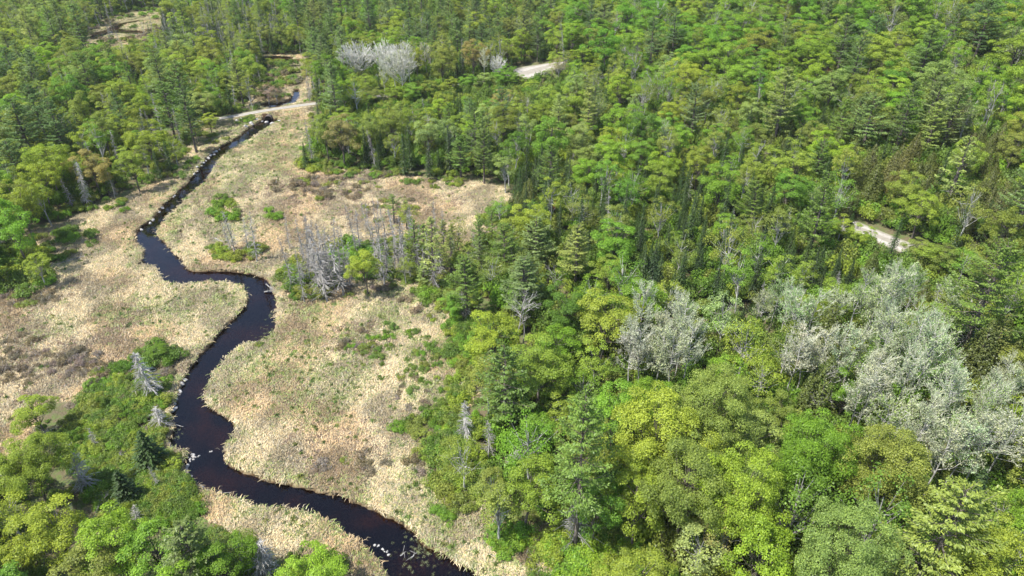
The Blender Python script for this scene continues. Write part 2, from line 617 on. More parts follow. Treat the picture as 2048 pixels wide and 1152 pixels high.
w1, w2 = wave(P, 21, 9), wave(P, 22, 23)
point_attr(me, "open", sstep(-1.5, 1.2, om + 2.2 * (w1 - .5)))
green = np.maximum(spots(P, GREEN_SPOTS) * .85, (1 - sstep(.3, 3.0, -sdv)) * .55 * (sdv < 0)) + .3 * sstep(.5, .8, w2)
point_attr(me, "green", np.clip(green, 0, 1))
point_attr(me, "brush", np.clip(spots(P, BRUSH_SPOTS) * (.4 + .6 * w1) + (1 - sstep(0, 3.5, om)) * .35, 0, 1))
ditch = np.zeros(len(P))
for Ld, w, d in DITCHES:
    ditch = np.maximum(ditch, 1 - sstep(w * .5, w * 1.5, dist_line(Ld, P)))
point_attr(me, "mud", np.maximum(sstep(-.28, .0, sdv + .28 * (wave(P, 5, 2.6) - .5) + .25 * (wave(P, 6, 6) - .5)), ditch * .85))
point_attr(me, "shade_litter", w2)
link("ground", me, kind="structure")

# water: only the cells of a 1.5 m grid that touch the stream and pools
wx, wy = np.arange(-240, 30, 1.5), np.arange(20, 400, 1.5)
Xw, Yw = np.meshgrid(wx, wy)
Pw = np.stack([Xw.ravel(), Yw.ravel()], 1)
sw = stream_sd(Pw).reshape(Xw.shape)
iw = np.arange(sw.size).reshape(sw.shape)
mx_ = np.maximum(np.maximum(sw[:-1, :-1], sw[1:, :-1]), np.maximum(sw[:-1, 1:], sw[1:, 1:])) > -1.2
Fw = np.stack([iw[:-1, :-1], iw[:-1, 1:], iw[1:, 1:], iw[1:, :-1]], -1)[mx_]
used, inv = np.unique(Fw, return_inverse=True)
me = make_mesh("stream_water", np.column_stack([Pw[used], np.full(len(used), WATER_Z)]), inv.reshape(-1, 4), mats=[M_WATER])
link("stream", me, kind="structure")


def resample(L, step):
    L = np.asarray(L)
    s = np.concatenate([[0], np.cumsum(np.hypot(*np.diff(L, axis=0).T))])
    q = np.arange(0, s[-1], step)
    out = np.column_stack([np.interp(q, s, L[:, 0]), np.interp(q, s, L[:, 1])])
    for _ in range(6):
        out[1:-1] = .25 * out[:-2] + .5 * out[1:-1] + .25 * out[2:]
    return out


def ribbon(name, L, width, lift, bulge=None):
    L = resample(L, 1.2)
    T = np.gradient(L, axis=0)
    T /= np.linalg.norm(T, axis=1, keepdims=True)
    Nn = np.column_stack([-T[:, 1], T[:, 0]])
    cols = []
    k = 7
    for i in range(k):
        u = (i / (k - 1) - .5) * 2
        wid = width * .5 * (1 + .10 * (wave(L + i * 31, 40, 6) - .5))
        if bulge:       # the turnout where the road widens
            wid = wid + bulge[2] * np.exp(-(np.hypot(*(L - bulge[0]).T) / bulge[1]) ** 2)
        q = L + Nn * (u * wid)[:, None]
        z = hill(q[:, 0], q[:, 1]) + lift + .05 * (1 - u * u)
        cols.append(np.column_stack([q, z]))
    V = np.stack(cols, 1)
    n = len(L)
    ii = np.arange(n * k).reshape(n, k)
    Fq = np.stack([ii[:-1, :-1], ii[:-1, 1:], ii[1:, 1:], ii[1:, :-1]], -1).reshape(-1, 4)
    me = make_mesh(name, V.reshape(-1, 3), Fq, mats=[M_GRAVEL], smooth=True)
    point_attr(me, "across", np.tile(np.linspace(-1, 1, k), n))
    link(name, me, kind="structure")


ribbon("gravel_road", ROAD_A[2:], 2.5, .99, (np.array(to_ground(1058, 149)), 9, 6.0))
ribbon("gravel_road", ROAD_B, 4.3, .31)


# ------------------------------------------------------------------ tree builders: each returns (trunk MB, crown MB)
def wobble_line(a, b, n, amp, r):
    t = np.linspace(0, 1, n)[:, None]
    p = np.array(a) * (1 - t) + np.array(b) * t
    p[1:-1] += r.normal(0, amp, (n - 2, 3))
    return p


def broadleaf(seed, h, R, nblob, per, ls, openness=0.0, base=.22, round_top=1.0, blob=(.17, .33)):
    r = np.random.default_rng(seed)
    tr, cr = MB(), MB()
    lean = r.normal(0, .03 * h, 2)
    top = np.array([lean[0], lean[1], h * .8])
    trunk = wobble_line((0, 0, -.3), top, 6, .10, r)
    tr.tube(trunk, np.linspace(.028 * R + .10, .04, 6), 6)
    cz, az = h * (base + 1) / 2, h * (1 - base) / 2
    nb = 0
    cents = []
    while nb < nblob:
        d = r.normal(size=3)
        d /= np.linalg.norm(d)
        if d[2] < -.55:
            continue
        f = r.uniform(.52, .92) if r.random() < .82 else r.uniform(.1, .5)
        bulge = 1 + .18 * math.sin(3 * math.atan2(d[1], d[0]) + seed) + .1 * r.normal()
        c = np.array([lean[0] * .8, lean[1] * .8, cz]) + d * f * np.array([R * bulge, R * bulge, az * round_top])
        rb = R * r.uniform(*blob)
        if c[2] + rb * .6 > h * 1.03:
            continue
        cents.append((c, rb, d))
        nb += 1
    for c, rb, d in cents:
        s = trunk[min(5, int(2 + 3 * r.random()))] * 1.0
        s[2] = min(s[2], c[2] - .2)
        mid = (s + c) / 2 + np.array([0, 0, -.12 * R * r.random()])
        tr.tube(np.array([s, mid, c]), [.016 * R + .02, .035, .018], 3)
        k = int(per * (rb / (R * sum(blob) / 2)) ** 1.6 * (1 - openness * r.random()))
        q = r.normal(size=(k, 3))
        q /= np.linalg.norm(q, axis=1, keepdims=True)
        q += d * .6 + np.array([0, 0, .5])
        q /= np.linalg.norm(q, axis=1, keepdims=True)
        rad = rb * r.uniform(.55, 1.1, (k, 1)) ** .7
        pos = c + q * rad * np.array([1.1, 1.1, .72]) + r.normal(0, rb * .06, (k, 3))
        nrm = q * .8 + np.array([0, 0, .45]) + r.normal(0, .45, (k, 3))
        v, f = leaf_quads(pos, nrm, r.uniform(.65, 1.35, k) * ls, r, .8)
        cr.add(v, f, 0, np.clip(r.normal(.5, .22, k) + r.normal(0, .07), 0, 1))
    return tr, cr


def pine(seed, h, R, per=60, ls=.36, base=.28, flat=1.0, bare=False):
    r = np.random.default_rng(seed)
    tr, cr = MB(), MB()
    trunk = wobble_line((0, 0, -.3), (r.normal(0, .2), r.normal(0, .2), h * .985), 7, .06, r)
    tr.tube(trunk, np.linspace(.20 + .01 * h, .03, 7), 6)
    z = base * h
    while z < h * .985:
        t = (z - base * h) / (h * (1 - base))
        prof = (1 - t) ** .62 * (0.72 + .28 * min(1, t * 4)) + .06
        nb = r.integers(4, 7)
        a0 = r.uniform(0, 6.28)
        for k in range(nb):
            if r.random() < .10:
                continue
            a = a0 + k * 6.283 / nb + r.normal(0, .22)
            Lb = R * prof * r.uniform(.5, 1.25) * (1 + .18 * math.sin(a * 2 + seed))
            up = (.10 + .55 * t) * r.uniform(.5, 1.4)
            o = np.array([math.cos(a), math.sin(a), 0])
            lat = np.array([-o[1], o[0], 0])
            s = np.array([trunk[-1][0] * z / h, trunk[-1][1] * z / h, z + r.normal(0, .12)])
            e = s + o * Lb + np.array([0, 0, up * Lb])
            m_ = (s + e) / 2 - np.array([0, 0, .06 * Lb])
            tr.tube(np.array([s, m_, e]), [.035 + .012 * Lb, .03, .012], 3)
            n = int(per * (Lb / R + .25))
            u = r.uniform(.30, 1.03, n) ** .8
            w = (.10 + .33 * np.sin(np.clip(u, 0, 1) * 2.7)) * Lb * .62
            side = r.uniform(-1, 1, n)
            pos = s + np.outer(u, o) * Lb + np.outer(side * w, lat)
            pos[:, 2] += up * Lb * u ** 1.5 - .05 * Lb * np.sin(u * 3.1) + r.normal(0, .07, n) + .05
            dirn = o[None] * .9 + lat[None] * (side * .9)[:, None] + r.normal(0, .28, (n, 3)) + [0, 0, .18]
            nrm = np.array([0, 0, 1.]) + r.normal(0, .38, (n, 3)) + o * .25
            v, f = leaf_quads(pos, nrm, ls * r.uniform(.7, 1.35, n), r, .42, dirn)
            cr.add(v, f, 0, np.clip(r.normal(.5, .18, n) + r.normal(0, .09), 0, 1))
        z += r.uniform(.50, .85) * (1 - .35 * t)
    if bare:
        zz = .08 * h
        while zz < base * h:
            a = r.uniform(0, 6.28)
            Lb = r.uniform(.35, .8) * R
            o = np.array([math.cos(a), math.sin(a), r.uniform(-.35, .1)])
            s = np.array([0, 0, zz])
            tr.tube(np.array([s, s + o * Lb * .5, s + o * Lb + [0, 0, -.1]]), [.05, .035, .015], 3, 1)
            zz += r.uniform(.08, .25)
    return tr, cr


def fir(seed, h, R, per=9, ls=.36):
    r = np.random.default_rng(seed)
    tr, cr = MB(), MB()
    tr.tube(np.array([(0, 0, -.3), (0, 0, h * .5), (0, 0, h * .97)]), [.15, .09, .02], 5)
    z = .10 * h
    while z < h * .98:
        t = z / h
        Rr = R * ((1 - t) ** .85 * .97 + .03)
        nb = int(6 + 5 * (1 - t))
        a0 = r.uniform(0, 6.28)
        for k in range(nb):
            a = a0 + k * 6.283 / nb + r.normal(0, .15)
            Lb = Rr * r.uniform(.75, 1.15)
            o = np.array([math.cos(a), math.sin(a), 0])
            lat = np.array([-o[1], o[0], 0])
            n = max(3, int(per * (.35 + Lb / R)))
            u = r.uniform(.12, 1.03, n)
            side = r.uniform(-1, 1, n)
            pos = np.array([0, 0, z]) + np.outer(u * Lb, o) + np.outer(side * .26 * Lb * (1.1 - u), lat)
            pos[:, 2] += .05 * Lb - .32 * Lb * u ** 1.6 + r.normal(0, .04, n) + .12 * u ** 4 * Lb
            dirn = o[None] + lat[None] * (side * .6)[:, None] + r.normal(0, .15, (n, 3)) - [0, 0, .25]
            nrm = np.array([0, 0, 1.]) + o * .45 + r.normal(0, .22, (n, 3))
            v, f = leaf_quads(pos, nrm, ls * r.uniform(.75, 1.3, n) * (.65 + .5 * Lb / R), r, .45, dirn)
            cr.add(v, f, 0, np.clip(r.normal(.5, .2, n), 0, 1))
        z += .036 * h * r.uniform(.8, 1.25) * (1 - .3 * t)
    v, f = leaf_quads(np.array([[0, 0, h * .985]] * 3) + r.normal(0, .03, (3, 3)), r.normal(size=(3, 3)) * [1, 1, .1], [.5] * 3, r, .3, np.array([[0, 0, 1.]] * 3))
    cr.add(v, f, 0, [.5] * 3)
    return tr, cr


def cedar(seed, h, R, n=5200, ls=.26):
    r = np.random.default_rng(seed)
    tr, cr = MB(), MB()
    tr.tube(np.array([(0, 0, -.3), (0, 0, h * .5), (0, 0, h * .95)]), [.2, .12, .03], 5)
    tops = [(0, 0, h, R)] + [(r.normal(0, R * .45), r.normal(0, R * .45), h * r.uniform(.6, .85), R * r.uniform(.5, .75)) for _ in range(4)]
    for tx, ty, th, tR in tops:
        k = int(n * tR / R * .45)
        t = r.uniform(0, 1, k) ** .75
        a = r.uniform(0, 6.28, k)
        lob = 1 + .20 * np.sin(5 * a + 9 * t + seed) + .12 * np.sin(11 * a - 23 * t)
        rad = tR * (t ** .7) * lob * r.uniform(.72, 1.05, k)
        zz = th * (1 - .88 * t) + r.normal(0, .12, k)
        pos = np.column_stack([tx + np.cos(a) * rad, ty + np.sin(a) * rad, zz])
        o = np.column_stack([np.cos(a), np.sin(a), np.zeros(k)])
        dirn = o * .75 + np.array([0, 0, .65]) + r.normal(0, .25, (k, 3))
        nrm = o * .7 + np.array([0, 0, .55]) + r.normal(0, .35, (k, 3))
        v, f = leaf_quads(pos, nrm, ls * r.uniform(.7, 1.4, k), r, .55, dirn)
        cr.add(v, f, 0, np.clip(r.normal(.5, .22, k), 0, 1))
    return tr, cr


def aspen(seed, h, R, leaves=1700, ls=.175, twigs=26, base=.42, wide=False, crown_twigs=True):
    r = np.random.default_rng(seed)
    tr, cr = MB(), MB()
    top = np.array([r.normal(0, .35), r.normal(0, .35), h * .96])
    trunk = wobble_line((0, 0, -.3), top, 7, .08, r)
    tr.tube(trunk, np.linspace(.13, .025, 7), 5, 0)
    tips = []
    nb = twigs
    for k in range(nb):
        t = base + (.95 - base) * (k + r.random()) / nb
        if wide:
            t = .12 + .55 * r.random()
        s = np.array([np.interp(t * h, trunk[:, 2], trunk[:, i]) for i in (0, 1)] + [t * h])
        a = r.uniform(0, 6.28)
        tt = (t - base) / (1 - base)
        if wide:
            el = math.acos(min(1, r.uniform(.1, 1)))
            e = np.array([math.cos(a) * math.sin(el) * R, math.sin(a) * math.sin(el) * R, h * (.5 + .48 * math.cos(el) ** .8)]) * r.uniform(.86, 1.02)
        else:
            Lh = R * (1 - .75 * max(0, tt) ** 1.4) * r.uniform(.55, 1.12)
            e = s + np.array([math.cos(a) * Lh, math.sin(a) * Lh, Lh * r.uniform(.7, 1.3)])
            e[2] = min(e[2], h)
        m_ = s * .5 + e * .5 + np.array([math.cos(a), math.sin(a), -.6]) * .12 * R
        tr.tube(np.array([s, m_, e]), [.05, .035, .016], 3, 0)
        for q in range(9 if wide else 5):
            f0 = r.uniform(.25, .95)
            s2 = s * (1 - f0) ** 2 + 2 * f0 * (1 - f0) * m_ + f0 * f0 * e
            d2 = (e - s) / np.linalg.norm(e - s) + r.normal(0, .42, 3) + [0, 0, .45]
            L2 = r.uniform(.5, 1.3) * (R / 2.4 if not wide else R / 4.5)
            e2 = s2 + d2 / np.linalg.norm(d2) * L2
            tips.append((s2, e2))
    # the fine budding twigs belong to the crown
    for s2, e2 in tips:
        cr.tube(np.array([s2, e2]), [.028, .014], 3, 1)
        for q in range(3 if crown_twigs else 0):
            f0 = r.uniform(.2, 1)
            s3 = s2 * (1 - f0) + e2 * f0
            d3 = (e2 - s2) / (np.linalg.norm(e2 - s2) + 1e-6) + r.normal(0, .5, 3) + [0, 0, .3]
            cr.tube(np.array([s3, s3 + d3 / np.linalg.norm(d3) * r.uniform(.3, .75)]), [.02, .011], 3, 1)
    k = leaves
    ti = r.integers(0, len(tips), k)
    S = np.array([t_[0] for t_ in tips])[ti]
    E = np.array([t_[1] for t_ in tips])[ti]
    u = r.uniform(.15, 1.25, (k, 1))
    pos = S * (1 - u) + E * u + r.normal(0, .17, (k, 3))
    v, f = leaf_quads(pos, r.normal(size=(k, 3)) + [0, 0, .7], ls * r.uniform(.6, 1.4, k), r, .75)
    cr.add(v, f, 0, np.clip(r.normal(.5, .25, k), 0, 1))
    return tr, cr


def dead(seed, h, R, nb=70, droop=.35, sparse=False, tw=2):
    r = np.random.default_rng(seed)
    tr, br = MB(), MB()
    top = np.array([r.normal(0, .03) * h, r.normal(0, .03) * h, h])
    trunk = wobble_line((0, 0, -.3), top, 8, .07, r)
    tr.tube(trunk, np.linspace(.17, .03, 8), 6)
    for k in range(nb):
        t = .10 + .86 * (k + r.random()) / nb
        s = np.array([np.interp(t * h, trunk[:, 2], trunk[:, i]) for i in (0, 1)] + [t * h])
        a = r.uniform(0, 6.28)
        Lb = R * (1 - t * .82) * r.uniform(.45, 1.15) * (.75 + .25 * min(1, 5 * t))
        o = np.array([math.cos(a), math.sin(a), 0])
        up = r.uniform(-.1, .3)
        p1 = s + o * Lb * .5 + [0, 0, up * Lb * .4]
        p2 = s + o * Lb * .85 + [0, 0, up * Lb * .3 - droop * Lb * .45]
        p3 = s + o * Lb + r.normal(0, .07, 3) + [0, 0, up * Lb * .25 - droop * Lb * r.uniform(.4, 1.0)]
        br.tube(np.array([s, p1, p2, p3]), [.045, .036, .024, .012], 3)
        for q in range(tw):
            f0 = r.uniform(.3, .9)
            s2 = s * (1 - f0) + p2 * f0
            d2 = o + r.normal(0, .6, 3)
            br.tube(np.array([s2, s2 + d2 / np.linalg.norm(d2) * r.uniform(.25, .6) * (.5 + .3 * Lb)]), [.024, .01], 3)
    return tr, br


def snag(seed, h):
    """leafless hardwood with a few forked limbs"""
    r = np.random.default_rng(seed)
    tr, br = MB(), MB()
    top = np.array([r.normal(0, .06) * h, r.normal(0, .06) * h, h])
    trunk = wobble_line((0, 0, -.3), top, 8, .16, r)
    tr.tube(trunk, np.linspace(.19, .05, 8), 6)

    def fork(s, d, L_, rad, depth):
        d = d / np.linalg.norm(d)
        e = s + d * L_
        m_ = (s + e) / 2 + r.normal(0, .07 * L_, 3)
        br.tube(np.array([s, m_, e]), [rad, rad * .8, rad * .55], 4 if depth == 0 else 3)
        if depth < 3:
            for q in range(3 if depth == 0 else 2):
                f0 = r.uniform(.45, 1)
                fork(s * (1 - f0) + e * f0, d + r.normal(0, .5, 3) + [0, 0, .2], L_ * r.uniform(.45, .75), rad * .55, depth + 1)
    for k in range(8):
        t = r.uniform(.4, 1)
        s = np.array([np.interp(t * h, trunk[:, 2], trunk[:, i]) for i in (0, 1)] + [t * h])
        a = r.uniform(0, 6.28)
        fork(s, np.array([math.cos(a), math.sin(a), r.uniform(.3, 1.3)]), h * r.uniform(.14, .28), .075, 0)
    return tr, br


def shrub(seed, h, R, n=1500, ls=.165, bare=0):
    r = np.random.default_rng(seed)
    tr, cr = MB(), MB()
    for k in range(10):
        a = r.uniform(0, 6.28)
        e = np.array([math.cos(a) * R * r.uniform(.2, .8), math.sin(a) * R * r.uniform(.2, .8), h * r.uniform(.6, .95)])
        tr.tube(np.array([(e[0] * .1, e[1] * .1, -.1), e * [.5, .5, .6], e]), [.035, .025, .012], 3)
    nb = 9
    for b in range(nb):
        a = r.uniform(0, 6.28)
        d = R * math.sqrt(r.uniform(0, .75))
        rb = R * r.uniform(.28, .48)
        c = np.array([math.cos(a) * d, math.sin(a) * d, h * (.62 - .3 * (d / R) ** 2)])
        k = n // nb
        q = r.normal(size=(k, 3))
        q[:, 2] = np.abs(q[:, 2]) * .9 - .25
        q /= np.linalg.norm(q, axis=1, keepdims=True)
        pos = c + q * np.array([rb, rb, h * .38]) * r.uniform(.6, 1.08, (k, 1))
        pos[:, 2] = np.maximum(pos[:, 2], .05)
        v, f = leaf_quads(pos, q + r.normal(0, .4, (k, 3)) + [0, 0, .4], ls * r.uniform(.6, 1.4, k), r, .75)
        cr.add(v, f, 0, np.clip(r.normal(.5, .22, k) + r.normal(0, .08), 0, 1))
    return tr, cr


# kind -> (list of (trunk mesh, crown mesh, whole mesh), h0, R0)
PROTO = {}


def proto(kind, builder, seeds, h0, R0, trunk_m, crown_m, crown_extra=None, trunk_extra=None, **kw):
    lst = []
    for s in seeds:
        tr, cr = builder(s, h0, R0, **kw) if builder is not snag else builder(s, h0)
        tm = [trunk_m] + ([trunk_extra] if trunk_extra else [])
        cm = [crown_m] + ([crown_extra] if crown_extra else [])
        nm = "branches" if crown_m in (M_DEAD, M_SNAG) else "crown"
        a = tr.mesh(kind + "_trunk", tm, True)
        b = cr.mesh(kind + "_" + nm, cm)
        w = tr.merged(cr, len(tm)).mesh(kind + "_whole", tm + cm)
        lst.append((a, b, w))
    PROTO[kind] = (lst, h0, R0)


proto("maple", broadleaf, range(1, 8), 13, 4.0, M_BARK, M_LEAF, nblob=48, per=215, ls=.185, blob=(.14, .28))
proto("birch", broadleaf, range(11, 15), 13, 2.9, M_PALE, M_LEAF, nblob=30, per=165, ls=.19, openness=.6, base=.28)
proto("big_maple", broadleaf, range(21, 27), 16, 6.0, M_BARK, M_LEAF, nblob=130, per=260, ls=.175, blob=(.11, .22), base=.24)
proto("thin_maple", broadleaf, range(31, 35), 13, 3.8, M_PALE, M_LEAF, nblob=36, per=105, ls=.19, openness=.7)
proto("pine", pine, range(41, 46), 17, 4.0, M_BARK, M_NEEDLE)
proto("young_pine", pine, range(46, 49), 10, 2.2, M_BARK, M_NEEDLE, per=36, ls=.28, base=.35, bare=True, trunk_extra=M_DEAD)
proto("big_pine", pine, range(51, 54), 21, 5.6, M_BARK, M_NEEDLE, per=100, ls=.34, base=.38, bare=True, trunk_extra=M_DEAD)
proto("fir", fir, range(61, 66), 11, 1.75, M_BARK, M_NEEDLE)
proto("cedar", cedar, range(71, 75), 11, 2.5, M_BARK, M_NEEDLE)
proto("aspen", aspen, range(81, 87), 14, 2.6, M_PALE, M_LEAF, crown_extra=M_TWIG)
proto("poplar", aspen, range(91, 94), 13, 5.2, M_BARE, M_LEAF, crown_extra=M_BARE, leaves=1500, ls=.16, twigs=62, wide=True)
proto("dead", dead, range(101, 107), 14, 2.3, M_DEAD, M_DEAD, nb=95, tw=3)
proto("dead_bushy", dead, range(108, 111), 9, 2.7, M_SNAG, M_SNAG, nb=150, droop=.45, tw=4)
proto("snag", snag, range(111, 115), 12, 4.2, M_DEAD, M_DEAD)
proto("shrub", shrub, range(121, 126), 1.5, 1.5, M_BARK, M_LEAF)
proto("low_shrub", shrub, range(126, 129), .8, 1.0, M_DEAD, M_LEAF, n=620, ls=.125)

# ------------------------------------------------------------------ palettes: word -> leaf reflectance
PAL = {
    'yellow-green': (.255, .330, .044), 'fresh green': (.175, .310, .036), 'lime green': (.245, .370, .038), 'olive green': (.222, .268, .052),
    'pale green': (.265, .340, .095), 'bronze': (.295, .255, .095), 'golden green': (.268, .332, .046), 'deep green': (.118, .212, .028), 'emerald green': (.145, .292, .034),
    'blue-green': (.118, .188, .056), 'grey-green': (.172, .242, .074), 'yellowish green': (.250, .300, .070), 'mid green': (.148, .230, .042),
    'dark green': (.055, .092, .024), 'blackish green': (.040, .068, .021), 'rusty red': (.300, .085, .035),
    'olive brown': (.118, .142, .032), 'brownish': (.138, .142, .038),
    'silvery': (.40, .44, .29), 'silvery green': (.28, .39, .15), 'grey-white': (.46, .46, .39), 'light grey-green': (.37, .45, .25),
    'grey': (.4, .4, .4), 'silver-grey': (.5, .5, .5), 'dull brown': (.21, .175, .115), 'pinkish': (.38, .27, .21), 'purple-grey': (.25, .205, .17),
}
NOUN = {'maple': 'broadleaf tree', 'big_maple': 'broadleaf tree', 'thin_maple': 'broadleaf tree', 'birch': 'broadleaf tree', 'pine': 'pine tree', 'young_pine': 'pine tree',
        'big_pine': 'pine tree', 'fir': 'fir tree', 'cedar': 'cedar tree', 'aspen': 'aspen tree', 'poplar': 'bare tree', 'dead': 'dead tree', 'dead_bushy': 'dead tree',
        'snag': 'dead tree', 'shrub': 'shrub', 'low_shrub': 'shrub'}

TREES = []      # dicts: k x y h R tint rot var


def gz1(x, y):
    return float(ground_z(np.array([[x, y]]))[0])


def add_tree(k, x, y, h, R, tint, rot=None, var=None, lean=(0, 0), label=None):
    TREES.append(dict(k=k, x=x, y=y, h=h, R=R, t=tint, rot=random.uniform(0, 6.28) if rot is None else rot,
                      var=random.randrange(len(PROTO[k][0])) if var is None else var, lean=lean, label=label, hand=True))
    return TREES[-1]


def by_base(k, bx, by, ty, R, tint, **kw):
    """stands at base pixel (bx, by); its height reaches up to the row ty"""
    x, y = to_ground(bx, by)
    g = float(hill(np.float64(x), np.float64(y)))
    lo, hi = 0.3, 40
    for _ in range(30):
        m_ = (lo + hi) / 2
        if proj(x, y, g + m_)[1] > ty:
            lo = m_
        else:
            hi = m_
    return add_tree(k, x, y, lo, R, tint, **kw)


def by_top(k, tx, ty, h, R, tint, **kw):
    x, y = to_ground(tx, ty, h)
    return add_tree(k, x, y, h, R, tint, **kw)


# ---- hand placed: dead spruce stand on the spit between the meadows
for b in [('dead', 618, 543, 427, 2.2), ('dead', 608, 520, 436, 1.7), ('dead', 628, 560, 445, 2.4), ('dead', 668, 562, 430, 2.0), ('dead', 660, 545, 440, 1.5),
          ('dead', 655, 604, 500, 3.2), ('dead', 688, 594, 470, 2.6), ('dead', 640, 588, 478, 2.4), ('dead', 720, 503, 421, 1.9), ('dead', 769, 574, 476, 2.0),
          ('dead', 762, 560, 470, 1.8), ('dead', 776, 556, 462, 1.9), ('dead', 810, 560, 442, 1.9), ('dead', 804, 530, 430, 1.8), ('dead', 752, 530, 452, 1.8),
          ('dead', 742, 480, 405, 1.4), ('dead', 757, 474, 398, 1.3), ('dead', 775, 490, 412, 1.6), ('dead', 795, 500, 415, 1.6), ('dead', 735, 462, 400, 1.2), ('dead', 686, 482, 450, 1.0),
          ('dead', 472, 505, 411, 1.7), ('dead', 514, 523, 418, 1.8), ('dead', 496, 505, 438, 1.6), ('snag', 461, 397, 378, .8), ('dead', 462, 500, 440, 1.2),
          ('dead', 836, 543, 486, 1.4), ('snag', 832, 542, 512, .9), ('dead', 960, 540, 462, 1.5), ('dead', 868, 582, 500, 1.4), ('dead', 935, 637, 568, 1.4),
          ('dead', 610, 570, 520, 2.0), ('dead', 645, 570, 455, 1.8), ('dead', 700, 575, 500, 1.8), ('dead', 790, 545, 470, 1.7), ('dead', 826, 500, 425, 1.5)]:
    by_base(b[0], b[1], b[2], b[3], b[4] * 1.08, random.choice(['grey', 'silver-grey', 'grey']))
for b in [('young_pine', 834, 542, 438, 2.1, 'mid green'), ('young_pine', 868, 580, 434, 2.6, 'yellowish green'), ('young_pine', 789, 446, 388, 1.9, 'mid green'), ('pine', 935, 638, 514, 3.1, 'mid green'),
          ('maple', 736, 592, 500, 2.9, 'yellow-green'), ('thin_maple', 820, 470, 400, 2.4, 'yellow-green'), ('young_pine', 905, 560, 470, 2.0, 'yellowish green'), ('young_pine', 815, 460, 402, 1.7, 'yellowish green'),
          ('young_pine', 890, 530, 440, 2.1, 'yellowish green'), ('young_pine', 960, 545, 440, 1.9, 'mid green'), ('young_pine', 960, 560, 480, 1.9, 'grey-green'), ('thin_maple', 905, 520, 465, 2.5, 'olive green'),
          ('thin_maple', 860, 545, 480, 2.2, 'yellow-green'), ('young_pine', 985, 500, 420, 1.9, 'mid green'), ('thin_maple', 985, 590, 505, 2.8, 'olive green'), ('shrub', 775, 500, 470, 2.0, 'mid green'), ('young_pine', 850, 520, 445, 1.9, 'mid green'), ('dead', 880, 560, 490, 1.6, 'grey'), ('dead', 905, 540, 470, 1.6, 'grey'), ('dead', 850, 560, 495, 1.4, 'grey'), ('maple', 800, 520, 468, 2.2, 'olive green'),
          ('young_pine', 925, 580, 505, 2.0, 'mid green'), ('thin_maple', 940, 560, 490, 2.5, 'olive green'), ('maple', 690, 540, 500, 2.0, 'fresh green'), ('dead', 580, 500, 430, 1.2, 'grey'), ('young_pine', 960, 500, 428, 1.8, 'yellowish green'), ('thin_maple', 1000, 450, 395, 2.6, 'fresh green'),
          ('maple', 905, 640, 590, 1.8, 'fresh green')]:
    by_base(*b)
